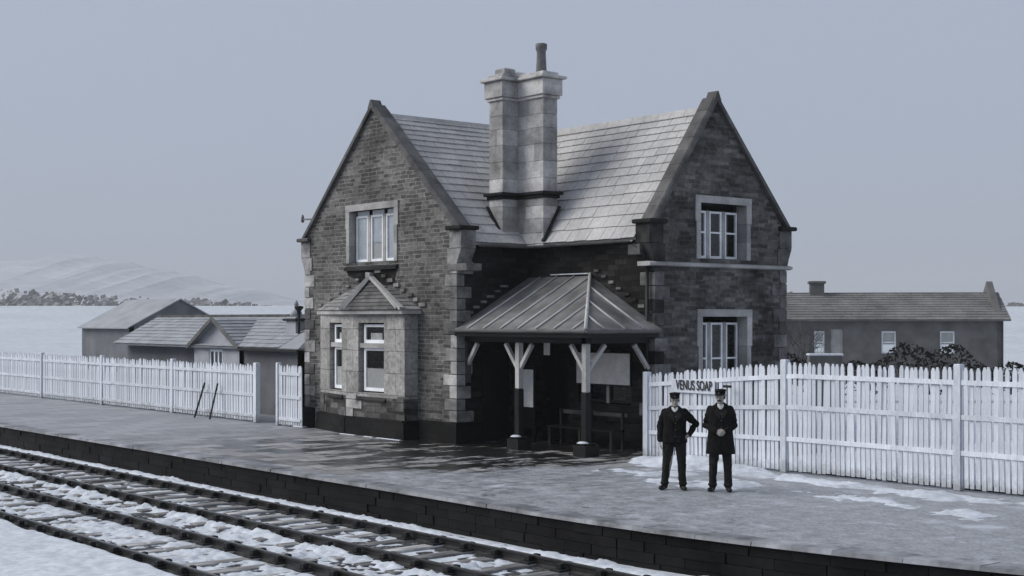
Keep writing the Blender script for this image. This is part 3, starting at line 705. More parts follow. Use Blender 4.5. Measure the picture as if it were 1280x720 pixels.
# bay window -----------------------------------------------------------
YB = 19.86; EB = 3.12
bl, fl_, fr_, br = (-33.02, YF), (-31.15, YB), (-28.50, YB), (-28.46, YF)
bay = MB()
def seg_wall(m_, a, b, z0, z1, opens, th=0.28):
    a3, b3 = Vector((*a, 0)), Vector((*b, 0)); d = b3-a3; L_ = d.length; d.normalize(); n_ = Vector((d.y, -d.x, 0))
    wall(m_, a3, d, n_, [(0, z0), (L_, z0), (L_, z1), (0, z1)], opens, th)
    return (lambda u, z, dd=0.0: a3+d*u+Vector((0, 0, z))-n_*dd), L_
P1_, L1_ = seg_wall(bay, bl, fl_, 1.0, EB-0.02, [(0.70, 1.60, 1.10, 2.88)])
P2_, L2_ = seg_wall(bay, fl_, fr_, 1.0, EB-0.02, [(0.58, 1.75, 1.10, 2.88)])
P3_, L3_ = seg_wall(bay, fr_, br, 1.0, EB-0.02, [])
bay_o = part(bay, 'bay_window', 'stone_bay')
def bay_child(m_, name, mat):
    return m_.build(name, mat, bay_o)
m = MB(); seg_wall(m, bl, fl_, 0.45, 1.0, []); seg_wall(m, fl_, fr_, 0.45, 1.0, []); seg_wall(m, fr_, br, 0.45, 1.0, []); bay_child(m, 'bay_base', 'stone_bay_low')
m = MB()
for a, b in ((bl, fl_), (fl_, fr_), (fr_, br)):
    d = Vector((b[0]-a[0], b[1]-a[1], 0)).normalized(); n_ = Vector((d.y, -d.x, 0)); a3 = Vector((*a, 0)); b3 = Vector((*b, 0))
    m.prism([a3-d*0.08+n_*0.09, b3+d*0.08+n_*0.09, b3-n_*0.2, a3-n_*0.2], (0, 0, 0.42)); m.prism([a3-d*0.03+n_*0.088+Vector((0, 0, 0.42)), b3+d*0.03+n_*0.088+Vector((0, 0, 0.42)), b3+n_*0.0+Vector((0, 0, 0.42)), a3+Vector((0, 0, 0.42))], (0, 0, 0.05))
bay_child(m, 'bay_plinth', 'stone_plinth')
# pale quoin blocks at the foot of the bay
m = MB()
for i, (P_, u0, u1, z0, z1) in enumerate(((P1_, 0.05, 0.5, 0.48, 0.70), (P1_, L1_-0.45, L1_-0.02, 0.47, 0.68), (P2_, 0.02, 0.75, 0.68, 0.90), (P2_, 0.02, 0.35, 0.47, 0.67), (P2_, L2_-0.5, L2_-0.02, 0.69, 0.9), (P1_, 0.05, 0.32, 0.71, 0.95), (P2_, L2_-0.3, L2_-0.02, 0.92, 1.05), (P2_, 0.02, 0.5, 0.92, 1.05))):
    m.add([P_(x_, z_, d_) for d_ in (-0.02, 0.05) for (x_, z_) in ((u0, z0), (u1, z0), (u1, z1), (u0, z1))], [(0, 1, 2, 3), (7, 6, 5, 4), (0, 4, 5, 1), (1, 5, 6, 2), (2, 6, 7, 3), (3, 7, 4, 0)])
for q_ in pieces(m): bay_child(q_, 'quoin', 'quoin')
def bay_window(P, u0, u1):
    fr0 = MB(); B = lambda m_, a, b, c, d, f0, f1: m_.add([P(x_, z_, dd) for dd in (f0, f1) for (x_, z_) in ((a, c), (b, c), (b, d), (a, d))], [(0, 1, 2, 3), (7, 6, 5, 4), (0, 4, 5, 1), (1, 5, 6, 2), (2, 6, 7, 3), (3, 7, 4, 0)])
    rec = 0.11; fw = 0.085
    for c, d in ((1.14, 2.24), (2.36, 2.84)):
        B(fr0, u0, u0+fw, c, d, rec, rec+0.05); B(fr0, u1-fw, u1, c, d, rec, rec+0.05); B(fr0, u0+fw, u1-fw, c, c+fw, rec+0.001, rec+0.049); B(fr0, u0+fw, u1-fw, d-fw*0.8, d, rec+0.001, rec+0.049)
    f = bay_child(fr0, 'window', 'paint_white')
    tr = MB(); B(tr, u0-0.1, u1+0.1, 2.24, 2.36, rec-0.08, rec+0.05); bay_child(tr, 'transom', 'dressed')
    pn = MB()
    for c, d in ((1.2, 2.2), (2.4, 2.8)): pn.poly([P(u0+fw*0.8, c, rec+0.03), P(u1-fw*0.8, c, rec+0.03), P(u1-fw*0.8, d, rec+0.03), P(u0+fw*0.8, d, rec+0.03)])
    pn.build('pane', 'glass', bay_o, fix=False)
    c = MB(); B(c, u0+0.02, u1-0.02, 1.15, 1.72, rec+0.04, rec+0.045); c.build('net_curtain', 'curtain', bay_o)
    c = MB(); B(c, u0+0.25, u1-0.25, 2.37, 2.62, rec+0.045, rec+0.05); c.build('blind', 'paper', bay_o)
    s_ = MB(); s_.add([P(x_, z_, d_) for x_ in (u0-0.14, u1+0.14) for (d_, z_) in ((-0.05, 0.90), (-0.05, 0.94), (rec+0.02, 1.13), (rec+0.02, 0.90))], [(0, 1, 2, 3), (7, 6, 5, 4), (0, 4, 5, 1), (1, 5, 6, 2), (2, 6, 7, 3), (3, 7, 4, 0)]); bay_child(s_, 'window_sill', 'dressed_dark')
bay_window(P1_, 0.80, 1.56); bay_window(P2_, 0.68, 1.70)
# bay roof: stone slabs, hips and cornice
pk = Vector((-30.5, YF, 4.05))
def inset_plane(m_, a, b, c, rows, seed, th=0.03):
    """triangle a-b (eave) to c (peak), covered in courses"""
    rnd = random.Random(seed); n_ = (b-a).cross(c-a).normalized()
    if n_.z < 0: n_ = -n_
    for i in range(rows):
        t0, t1 = i/rows, min(1, (i+1.2)/rows); p0, p1 = a.lerp(c, t0), b.lerp(c, t0); q0, q1 = a.lerp(c, t1), b.lerp(c, t1)
        L_ = (p1-p0).length; k = max(1, int(L_/0.3)); cuts = [0]+sorted((j+rnd.uniform(-0.25, 0.25))/k for j in range(1, k))+[1]
        for s0, s1 in zip(cuts[:-1], cuts[1:]):
            A_, B_, C_, D_ = p0.lerp(p1, s0), p0.lerp(p1, s1), q0.lerp(q1, s1), q0.lerp(q1, s0)
            m_.add([A_-n_*0.01, B_-n_*0.01, C_-n_*0.01, D_-n_*0.01, A_+n_*th, B_+n_*th, C_+n_*0.006, D_+n_*0.006], [(0, 3, 2, 1), (4, 5, 6, 7), (0, 1, 5, 4), (1, 2, 6, 5), (2, 3, 7, 6), (3, 0, 4, 7)])
ev = [Vector((-33.22, YF, EB+0.08)), Vector((-31.2, YB-0.16, EB+0.08)), Vector((-28.40, YB-0.16, EB+0.08)), Vector((-28.28, YF, EB+0.08))]
m = MB(); inset_plane(m, ev[0], ev[1], pk, 9, 1); inset_plane(m, ev[2], ev[3], pk, 9, 3); bay_child(m, 'bay_roof', 'slate_small')
m = MB(); inset_plane(m, ev[1], ev[2], pk, 9, 2); bay_child(m, 'bay_roof', 'coping')
m = MB()
for e_ in (ev[1], ev[2]):
    m.bar(e_+Vector((0, 0, 0.03)), pk+Vector((0, -0.06, 0.03)), 0.11, 0.09)
m.bar(ev[1].lerp(ev[2], 0.07)+Vector((0, 0, 0.045)), pk+Vector((0.06, -0.1, 0.0)), 0.07, 0.06)
m.bar(ev[2].lerp(ev[1], 0.07)+Vector((0, 0, 0.045)), pk+Vector((0.1, -0.1, 0.0)), 0.07, 0.06)
m.box(pk.x-0.1, pk.x+0.1, YF-0.14, YF-0.003, 4.03, 4.17, 0.02)
bay_child(m, 'bay_hips', 'dressed')
m = MB()
cl = [Vector((-33.20, YF-0.003, EB-0.02)), Vector((-31.19, YB-0.13, EB-0.02)), Vector((-28.42, YB-0.13, EB-0.02)), Vector((-28.30, YF-0.003, EB-0.02))]
m.prism([cl[0], cl[1], cl[2], cl[3]], (0, 0, 0.095)); bay_child(m, 'bay_cornice', 'dressed')
# stepped flashing stones right of the bay roof
def steps(name, p, q, n_, dirw, out, mat='quoin', w_=0.17, h_=0.07, start=0.05, end=0.97):
    m_ = MB(); p, q = Vector(p), Vector(q); dw, o_ = Vector(dirw), Vector(out)
    for i in range(n_):
        c = p.lerp(q, start+(end-start)*i/(n_-1)); c = c+Vector((0, 0, 0.07)); ww = w_*random.uniform(0.75, 1.25); hh = h_*random.uniform(0.8, 1.2)
        a = c-dw*ww/2; m_.prism([a, a+dw*ww, a+dw*ww+Vector((0, 0, hh)), a+Vector((0, 0, hh))], o_*0.05)
    return m_
m = steps('s', (-28.12, YF-0.001, 3.17), (-30.25, YF-0.001, 4.12), 8, (1, 0, 0), (0, -1, 0), w_=0.22, h_=0.08); [bay_child(q_, 'flashing_stone', 'quoin') for q_ in pieces(m)]
m = steps('s', (-33.1, YF-0.001, 3.22), (-30.6, YF-0.001, 4.10), 6, (1, 0, 0), (0, -1, 0), w_=0.16, h_=0.05); [bay_child(q_, 'flashing_stone', 'slate_small') for q_ in pieces(m)]
# porch -----------------------------------------------------------------
ZE, ZT = 2.74, 4.0; PXE, PYE = -22.24, 20.17     # eave corner
HX = -24.60                                       # hip meets the wall here
porch = MB()
A_ = Vector((XP+0.004, PYE, ZE)); B_ = Vector((PXE, PYE, ZE)); C_ = Vector((HX, YC-0.004, ZT)); D_ = Vector((XP+0.004, YC-0.004, ZT)); E_ = Vector((PXE, YC-0.004, ZE))
dn = Vector((0, 0, -0.05))
porch.prism([A_, B_, C_, D_], dn)
porch_o = part(porch, 'porch_roof', 'lead')
m = MB(); m.prism([B_, E_, C_], dn); m.build('hip_slope', 'lead', porch_o)
pc = lambda m_, name, mat, sm=False: m_.build(name, mat, porch_o, sm)
m = MB(); slope = (D_-A_); up = Vector((0, 0, 0.02))
def roll(p, q): m.tube([p+up, q+up], 0.026, 8)
x_ = XP+0.70
Nn = 8
for k in range(7):
    X_ = XP+0.50+k*0.62
    p = Vector((X_, PYE, ZE)); t = 1.0 if X_ <= HX else (PXE-X_)/(PXE-HX)
    if t > 0.05: roll(p, p.lerp(Vector((X_, YC, ZT)), t*0.98))
for k in range(3):
    Y_ = PYE+0.55+k*0.6
    if Y_ < YC-0.1:
        t = (Y_-PYE)/(YC-PYE)
        p = Vector((PXE, Y_, ZE)); q = Vector((HX, Y_, ZT)); roll(p, p.lerp(q, t))
m.tube([B_+up, C_+up*2], 0.04, 8)
pc(m, 'roof_rolls', 'lead_roll', True)
m = MB(); m.box(XP+0.02, PXE+0.01, PYE-0.02, PYE+0.05, ZE-0.17, ZE-0.052); m.box(PXE-0.05, PXE+0.012, PYE+0.052, YC-0.09, ZE-0.17, ZE-0.052); m.box(XP+0.02, PXE-0.1, PYE+0.28, PYE+0.42, ZE-0.30, ZE-0.10)
m.box(PXE-0.44, PXE-0.30, PYE+0.28, YC-0.09, ZE-0.301, ZE-0.101)
pc(m, 'porch_beam', 'paint_dark')
m = gutter((XP-0.10, PYE-0.07, ZE-0.03), (PXE+0.08, PYE-0.06, ZE-0.03), 0.055); m2 = gutter((PXE+0.06, PYE-0.06, ZE-0.03), (PXE+0.06, YC-0.1, ZE-0.03), 0.055); m.add(m2.v, m2.f)
pc(m, 'gutter', 'gutter')
m = MB(); m.box(XP+0.9, HX, YC-0.07, YC-0.003, ZT+0.03, ZT+0.06, 0.008); pc(m, 'snow_strip', 'snow')
m = steps('s', (XR-0.05, YC-0.001, ZE+0.22), (HX+0.1, YC-0.001, ZT+0.10), 8, (1, 0, 0), (0, -1, 0), w_=0.19, h_=0.06, end=0.92); [pc(q_, 'flashing_stone', 'quoin_soot') for q_ in pieces(m)]
m = steps('s', (XP+0.001, PYE+0.1, ZE+0.10), (XP+0.001, YC-0.2, ZT+0.04), 7, (0, 1, 0), (1, 0, 0), w_=0.19, h_=0.055, end=0.7); [pc(q_, 'flashing_stone', 'quoin_soot') for q_ in pieces(m)]
PY = PYE+0.35
posts = [(-24.88, 1, 1), (PXE-0.37, 1, 0)]
for X_, l_, r_ in posts:
    m = MB(); m.box(X_-0.065, X_+0.065, PY-0.065, PY+0.065, 1.38, ZE-0.302, 0.015); po = pc(m, 'post', 'paint_cream')
    m = MB(); m.box(X_-0.075, X_+0.075, PY-0.075, PY+0.075, 0.28, 1.378, 0.012); pc(m, 'post_foot', 'paint_dark')
    m = MB(); m.prism([(X_-0.2, PY-0.2, 0), (X_+0.2, PY-0.2, 0), (X_+0.2, PY+0.2, 0), (X_-0.2, PY+0.2, 0)], (0, 0, 0.25)); m.box(X_-0.15, X_+0.15, PY-0.15, PY+0.15, 0.25, 0.30, 0.02); pc(m, 'post_base', 'paint_dark')
    m = MB(); m.lathe((X_, PY-0.09, 0.295), [(0.02, 0.035), (0.09, 0.03), (0.15, 0.0), (0.15, -0.01)][::-1], 14, 1.0, 0.8); pc(m, 'base_snow', 'snow', True)
    for s_ in (-1, 1):
        m = MB(); m.bar((X_+s_*0.05, PY-0.002, 1.86), (X_+s_*0.47, PY-0.002, ZE-0.34), 0.085, 0.085)
        if not (s_ > 0 and r_ == 0): pc(m, 'brace', 'paint_cream')
    if r_ == 0:
        m = MB(); m.bar((X_, PY+0.05, 1.86), (X_, PY+0.55, ZE-0.34), 0.085, 0.085); pc(m, 'brace', 'paint_cream')
m = MB(); m.bar((XP+0.03, PY, 1.85), (XP+0.44, PY, ZE-0.34), 0.085, 0.085); pc(m, 'brace', 'paint_cream')
m = MB(); m.box(XP+0.003, XP+0.10, PY-0.06, PY+0.06, 1.45, ZE-0.31, 0.01); pc(m, 'wall_post', 'quoin_soot')
m = MB(); m.bar((PXE-0.37, YC-0.06, 1.85), (PXE-0.37, YC-0.50, ZE-0.34), 0.085, 0.085); pc(m, 'brace', 'paint_cream')
# doors in the porch
def door(P, u0, u1, z1, rec):
    B = lambda m_, a, b, c, d, f0, f1: m_.add([P(x_, z_, dd) for dd in (f0, f1) for (x_, z_) in ((a, c), (b, c), (b, d), (a, d))], [(0, 1, 2, 3), (7, 6, 5, 4), (0, 4, 5, 1), (1, 5, 6, 2), (2, 6, 7, 3), (3, 7, 4, 0)])
    m_ = MB(); B(m_, u0, u1, 0.02, z1, rec, rec+0.05)
    for a, b in ((0.12, 0.46), (0.54, 0.88)):
        for c, d in ((0.2, 0.85), (1.0, z1-0.15)):
            ua, ub = u0+(u1-u0)*a, u0+(u1-u0)*b; B(m_, ua, ub, c, d, rec-0.012, rec+0.001)
    o_ = part(m_, 'door', 'door_paint'); k_ = MB(); c = P(u0+0.1, 1.02, rec-0.05); k_.lathe(c, [(0.005, -0.03), (0.03, -0.015), (0.03, 0.015), (0.005, 0.03)]); k_.build('handle', 'brass', o_, True)
door(lambda u, z, d=0.0: Vector((XP-d, YF+u, z)), 0.75, 1.7, 2.15, 0.12)
door(lambda u, z, d=0.0: Vector((XP+u, YC+d, z)), 0.55, 1.5, 2.15, 0.12)
PB = lambda u, z, d=0.0: Vector((XP+u, YC+d, z))
sash_window(PB, None, None, 1.87, 3.63, 1.02, 2.23, 0.12, 2, 1.6, mull=0.1, frame_mat='paint_dark')
# rain pipe at the right corner, hopper
m = MB(); m.tube([(XR-0.16, YC-0.09, 0.2), (XR-0.16, YC-0.09, 4.15)], 0.04, 10); m.tube([(XR-0.16, YC-0.09, 4.14), (XR-0.2, YC-0.2, 4.5), (XR-0.42, YC-0.26, 4.66)], 0.035, 10); part(m, 'rain_pipe', 'iron', smooth=True)
m = MB(); m.box(-23.05, -22.68, YC-0.26, YC-0.02, 4.42, 4.66, 0.01); part(m, 'corbel_block', 'quoin')
m = MB(); m.box(XP-0.32, XP+0.42, YF-0.035, YF+0.42, 4.12, 4.29, 0.01); part(m, 'corbel_block', 'quoin')
# insulator bracket on the left gable
m = MB(); m.bar((XL+0.3, YF+0.1, 5.72), (XL-0.35, YF+0.1, 5.75), 0.04, 0.04); m.lathe((XL-0.33, YF+0.1, 5.72), [(0.03, -0.06), (0.05, 0), (0.04, 0.1), (0.02, 0.16)]); part(m, 'insulator_bracket', 'gutter')
# icy lip at the foot of bay
m = MB()
for a, b in ((-31.0, -30.3), (-29.9, -29.5), (-29.3, -28.3)): m.box(a, b, YB-0.30, YB-0.22, 0.004, 0.03, 0.01)
m.box(-33.9, -33.4, YF-0.35, YF-0.2, 0.004, 0.05, 0.015)
tag(m.build('snow_crust', 'snow'), kind='stuff')
# ------------------------------------------------------------------ things under the porch
nb = empty('notice_board', (-26.15, 21.75, 0), 0, 'dark easel board with a tall white notice, standing under the porch left of the door', 'notice board')
m = MB(); m.box(-0.36, 0.36, 0.0, 0.04, 0.35, 1.85, 0.01); m.build('board', 'paint_dark', nb)
m = MB(); m.box(-0.31, 0.31, -0.008, -0.001, 0.86, 1.76); m.build('paper_sheet', 'paper', nb)
for s_ in (-1, 1): MB().bar((s_*0.33, 0.0, 0), (s_*0.33, 0.03, 0.4), 0.05, 0.05).build('leg', 'paint_dark', nb)
po = empty('timetable_poster', (-24.1, YC-0.02, 1.85), 0, 'wide pale timetable sheet hung on the back wall of the porch above the bench', 'poster')
m = MB(); m.box(-0.95, 0.92, -0.03, 0.0, -0.42, 0.36, 0.005); m.build('backing_board', 'paint_dark', po)
m = MB(); m.box(-0.92, 0.89, -0.036, -0.031, -0.39, 0.33); m.build('paper_sheet', 'paper', po)
hs = empty('hanging_sign', (-24.7, 21.2, 2.42), 0, 'small pale sign hanging from the porch ceiling between the two posts', 'sign')
m = MB(); m.box(-0.10, 0.10, -0.01, 0.01, -0.28, 0.0, 0.003); m.build('sign_board', 'curtain', hs)
m = MB(); m.tube([(-0.07, 0, 0), (-0.07, 0, 0.25)], 0.006, 6); m.tube([(0.07, 0, 0), (0.07, 0, 0.25)], 0.006, 6); m.build('hanger', 'iron', hs)
be = empty('platform_bench', (-24.2, 21.95, 0), 0, 'wooden bench with a worn pale back rail against the porch wall', 'bench')
simple('worn_wood', 0.08, 0.7, 0.6, 2.5, stretch=(0.6, 3, 3))
m = MB()
for k in range(3): m.box(-1.15, 1.15, -0.22+k*0.13, -0.11+k*0.13, 0.43, 0.46, 0.006)
m.build('seat', 'paint_dark', be)
m = MB(); m.box(-1.15, 1.15, 0.20, 0.24, 0.74, 0.83, 0.008); m.build('backrest', 'worn_wood', be)
for X_ in (-1.05, 0, 1.05):
    MB().box(X_-0.03, X_+0.03, -0.2, -0.14, 0, 0.43).build('leg', 'iron', be); MB().box(X_-0.03, X_+0.03, 0.15, 0.2, 0, 0.84).build('leg', 'iron', be)
# ------------------------------------------------------------------ picket fences
def picket_me(h, w_, t_=0.02):
    return [(-w_/2, 0), (w_/2, 0), (w_/2, h-w_*0.45), (w_*0.2, h), (-w_*0.2, h), (-w_/2, h-w_*0.45)]
def fence(name, x0, x1, Y, hfun, spacing, pw, posts_x, rails_z, label, group=None, cat='fence', postw=0.13):
    root = empty(name, (x0, Y, 0), 0, label, cat, group)
    first = {}; x_ = 0.0; L_ = x1-x0; k = 0; proto = None
    while x_ <= L_+1e-6:
        h = hfun(x0+x_)+random.uniform(-0.025, 0.025)
        if proto is None:
            m_ = MB(); m_.prism([(u, -0.035, z) for u, z in picket_me(1.0, pw)], (0, 0.022, 0)); proto = m_.build('picket', 'paint_fence', root); o_ = proto
        else: o_ = proto.copy(); col.objects.link(o_); o_.parent = root
        o_.location = (x_+random.uniform(-0.006, 0.006), random.uniform(-0.003, 0.003), 0.05+random.uniform(-0.012, 0.012)); o_.scale = (random.uniform(0.94, 1.05), 1, h-0.05); o_.rotation_euler = (random.uniform(-0.012, 0.012), random.uniform(-0.016, 0.016), random.uniform(-0.05, 0.05))
        x_ += spacing; k += 1
    for zf in rails_z:
        m_ = MB(); xx = list(np.linspace(0, L_, 8))
        for a, b in zip(xx[:-1], xx[1:]):
            za, zb = zf*hfun(x0+a), zf*hfun(x0+b)
            m_.prism([(a, -0.060, za-0.045), (a, -0.037, za-0.045), (a, -0.037, za+0.04), (a, -0.060, za+0.04)], (b-a, 0, zb-za))
        m_.build('rail', 'paint_fence', root)
    for X_ in posts_x:
        h = hfun(X_)+0.06; m_ = MB(); m_.box(X_-x0-postw/2, X_-x0+postw/2, -0.075, 0.06, 0, h, 0.015); m_.build('post', 'paint_fence', root)
    return root, k
YFN = 21.4
hR = lambda X_: 1.78+0.35*min(1, max(0, (X_+21.6)/3.8))
fence('picket_fence', -21.52, -12.2, YFN, hR, 0.113, 0.084, [-21.62, -17.84, -14.0], (0.31, 0.60, 0.88), 'long white picket fence rising behind the two men, right of the porch', 'white picket fences')
fence('picket_fence', -58.0, -52.7, 20.0, lambda X_: 1.66, 0.165, 0.125, [-52.6, -58.1], (0.12, 0.48, 0.86), 'far stretch of white picket fence at the very left edge of the platform', 'white picket fences', postw=0.16)
fence('picket_fence', -52.4, -36.22, 20.0, lambda X_: 1.66, 0.165, 0.125, [-36.12, -41.5, -47], (0.12, 0.48, 0.86), 'white picket fence at the left, ending at the open gateway before the shed', 'white picket fences', postw=0.16)
fence('picket_gate', -34.62, -33.46, 19.92, lambda X_: 1.70, 0.128, 0.10, [-34.72], (0.12, 0.48, 0.86), 'narrow white picket panel between the gateway and the corner of the station house', None, 'gate', 0.09)
# enamel advertisement on the fence
sg = empty('advertising_sign', (xonY(867, YFN-0.06), YFN-0.066, 1.59), 0, 'white board with black lettering fixed on the picket fence behind the two men', 'sign')
m = MB(); m.box(-0.62, 0.60, -0.012, 0.0, -0.15, 0.13, 0.003); m.build('sign_board', 'enamel', sg)
cu = bpy.data.curves.new('letters', 'FONT'); cu.body = 'VENUS SOAP'; cu.size = 0.30; cu.extrude = 0.003; cu.align_x = 'CENTER'; cu.align_y = 'CENTER'; cu.offset = 0.004; cu.space_character = 1.02
to = bpy.data.objects.new('letters_tmp', cu); col.objects.link(to); bpy.context.view_layer.update()
lm = bpy.data.meshes.new_from_object(to.evaluated_get(bpy.context.evaluated_depsgraph_get())); bpy.data.objects.remove(to)
lm.name = 'lettering'; lm.materials.clear(); lm.materials.append(M['letter_black']); lo = bpy.data.objects.new('lettering', lm); col.objects.link(lo); lo.parent = sg
lo.location = (0.03, -0.026, 0.0); lo.rotation_euler = (R(90), 0, 0); lo.scale = (0.575, 0.95, 1)
# T handle beside the sign
th = empty('valve_handle', (xonY(909, YFN-0.2), YFN-0.2, 0), 0, 'thin iron rod with a dark T handle, standing right of the taller man', 'valve handle')
m = MB(); m.tube([(0, 0, 0), (0, 0, 1.60)], 0.014, 8); m.build('stem', 'gutter', th)
m = MB(); m.bar((-0.10, 0, 1.62), (0.10, 0, 1.62), 0.05, 0.05); m.build('handle', 'iron', th)
# poles leaning on the left fence
for (xa, xb, lb) in ((262, 272, 'right one of two dark sticks leaning on the left picket fence'), (243, 256, 'left one of two dark sticks leaning on the left picket fence')):
    Xa, Xb = xonY(xa, 19.55), xonY(xb, 19.88)
    m = MB(); m.tube([(0, 0, 0), (Xb-Xa, 0.33, 1.05)], 0.03, 8)
    tag(m.build('leaning_stick', 'iron', loc=(Xa, 19.55, 0)), lb, 'stick', 'sticks leaning on the fence')
# ------------------------------------------------------------------ shed, lamp, far roofs
YS = 21.9
sh = empty('lamp_shed', (-40.4, YS, 0), 0, 'low pale outbuilding with a small front gable behind the left picket fence', 'shed')
m = MB(); wall(m, (0, 0, 0), (1, 0, 0), (0, -1, 0), [(0, 0), (3.55, 0), (3.55, 2.1), (0, 2.1)], [], 0.2); wall(m, (3.55, 0, 0), (0, 1, 0), (1, 0, 0), [(0, 0), (3.2, 0), (3.2, 2.1), (0, 2.1)], [], 0.2)
m.build('wall', 'render_dull', sh); m = MB(); wall(m, (-9.5, 0.3, 0), (1, 0, 0), (0, -1, 0), [(0, 0), (6.0, 0), (6.0, 2.1), (0, 2.1)], [], 0.2)
m.build('wall', 'render_dull', sh)
m = MB(); wall(m, (-3.35, -0.05, 0), (1, 0, 0), (0, -1, 0), [(0, 0), (3.35, 0), (3.35, 2.1), (1.68, 2.92), (0, 2.1)], [(1.05, 2.0, 1.35, 1.98)], 0.2); wall(m, (0.0, -0.05, 0), (0, 1, 0), (1, 0, 0), [(0, 0), (1, 0), (1, 2.1), (0, 2.1)], [], 0.2); m.build('wall', 'render_light', sh)
def quadroof(m_, a, b, c, d): m_.prism([Vector(a), Vector(b), Vector(c), Vector(d)], (0, 0, 0.05))
rm = slate_roof((-9.6, -0.22, 2.08), (-9.6, 1.6, 3.06), (1, 0, 0), 12.2, 21, 0.25, 0.2, 'shed_slate')
rm.prism([Vector((2.6, -0.22, 2.04)), Vector((3.78, -0.22, 2.04)), Vector((2.6, 1.6, 3.04))], (0, 0, 0.06)); rm.prism([Vector((3.78, -0.22, 2.04)), Vector((3.78, 3.4, 2.04)), Vector((2.6, 1.6, 3.04))], (0, 0, 0.06)); rm.prism([Vector((3.78, 3.4, 2.04)), Vector((-9.6, 3.4, 2.04)), Vector((-9.6, 1.6, 3.04)), Vector((2.6, 1.6, 3.04))], (0, 0, 0.05))
rf = rm.build('roof', 'shed_slate', sh)
rm = slate_roof((0.12, -0.25, 2.05), (-1.68, -0.25, 3.0), (0, 1, 0), 2.0, 22, 0.25, 0.2, 'shed_slate'); r2 = slate_roof((-3.47, -0.25, 2.05), (-1.68, -0.25, 3.0), (0, 1, 0), 2.0, 23, 0.25, 0.2, 'shed_slate'); rm.add(r2.v, r2.f); rm.build('roof', 'shed_slate', sh)
m = MB(); m.bar((-3.5, -0.27, 2.03), (-1.68, -0.27, 2.99), 0.04, 0.13); m.bar((0.15, -0.27, 2.03), (-1.68, -0.27, 2.99), 0.04, 0.13); m.build('barge_board', 'gutter', sh)
m = MB(); m.box(0.1, 3.8, -0.30, -0.2, 1.99, 2.07); m.build('gutter', 'iron', sh)
m = MB(); m.box(-9.6, 2.6, 1.53, 1.67, 3.03, 3.14); m.build('ridge_tiles', 'coping', sh)
m = MB()
for a, b, c, d in ((-2.32, -2.24, 1.35, 1.98), (-1.43, -1.35, 1.35, 1.98), (-2.24, -1.43, 1.35, 1.42), (-2.24, -1.43, 1.91, 1.98), (-2.0, -1.93, 1.42, 1.91), (-1.72, -1.66, 1.42, 1.91)): m.box(a, b, -0.02, 0.03, c, d)
wn = m.build('window', 'paint_white', sh); m = MB(); m.poly([(-2.3, 0.01, 1.36), (-1.36, 0.01, 1.36), (-1.36, 0.01, 1.97), (-2.3, 0.01, 1.97)]); m.build('pane', 'glass', wn, fix=False)
m = MB(); sx_, sy_ = 2.05, 0.75; m.box(sx_-0.32, sx_+0.25, sy_-0.2, sy_+0.25, 2.35, 3.05, 0.02); chs = m.build('chimney', 'render_light', sh)
m = MB(); m.box(sx_-0.42, sx_+0.35, sy_-0.28, sy_+0.33, 2.92, 3.0, 0.02); m.build('chimney_band', 'iron', chs)
m = MB(); m.lathe((sx_-0.05, sy_, 3.05), [(0.2, 0), (0.17, 0.15), (0.06, 0.24), (0.05, 0.34), (0.08, 0.38), (0.02, 0.52)], 12); m.build('chimney_pot', 'render_light', chs, True)
lp = empty('stove_pipe', at(361, 520) if False else (-38.35+0.45, YS+0.55, 2.3), 0, 'thin dark stove pipe with a cowl rising beside the shed chimney', 'stove pipe')
m = MB(); m.tube([(0, 0, 0), (0, 0, 0.85)], 0.04, 8); m.build('pipe', 'iron', lp)
m = MB(); m.lathe((0, 0, 0.82), [(0.05, 0), (0.07, 0.12), (0.14, 0.2), (0.14, 0.25), (0.03, 0.27)], 12); m.build('cowl', 'iron', lp)
# second hut further left
h2 = empty('hut', (-76.0, 34, 0), R(0), 'dark roofed hut beyond the shed at the far left, only its roof showing', 'hut')
m = MB(); wall(m, (0, 0, 0), (0, 1, 0), (1, 0, 0), [(0, 0), (6, 0), (6, 2.6), (3, 4.1), (0, 2.6)], [], 0.2); wall(m, (-7, 0, 0), (1, 0, 0), (0, -1, 0), [(0, 0), (7, 0), (7, 2.6), (0, 2.6)], [], 0.2); m.build('wall', 'render_dull', h2)
m = MB(); m.prism([Vector((0.2, -0.3, 2.45)), Vector((0.2, 3, 4.15)), Vector((-7, 3, 4.15)), Vector((-7, -0.3, 2.45))], (0, 0, 0.06)); m.prism([Vector((0.2, 6.3, 2.45)), Vector((0.2, 3, 4.15)), Vector((-7, 3, 4.15)), Vector((-7, 6.3, 2.45))], (0, 0, 0.06)); m.build('roof', 'shed_slate', h2)
# house at the right
hz = math.atan2(sa, ca)
hp = Vector((70*(ca*0.196-sa), 70*(sa*0.196+ca), 0.6))
hp = hp+Vector((-ca, -sa, 0))*0.1
ho = empty('cottage', tuple(hp), hz-0.12, 'low stone cottage with one stout chimney beyond the fence at the right', 'cottage')
m = MB(); wall(m, (-1.6, 0, -0.7), (1, 0, 0), (0, -1, 0), [(0, 0), (12, 0), (12, 3.1), (0, 3.1)], [(2.95, 3.45, 1.4, 2.5), (3.75, 4.35, 0.6, 2.6), (6.2, 6.9, 1.4, 2.5), (9, 9.7, 1.4, 2.5)], 0.3)
wall(m, (10.4, 0, -0.7), (0, 1, 0), (1, 0, 0), [(0, 0), (5, 0), (5, 3.1), (2.5, 5), (0, 3.1)], [], 0.3); wall(m, (-1.6, 5, -0.7), (0, -1, 0), (-1, 0, 0), [(0, 0), (5, 0), (5, 3.1), (2.5, 5), (0, 3.1)], [], 0.3); m.build('wall', 'house_wall', ho)
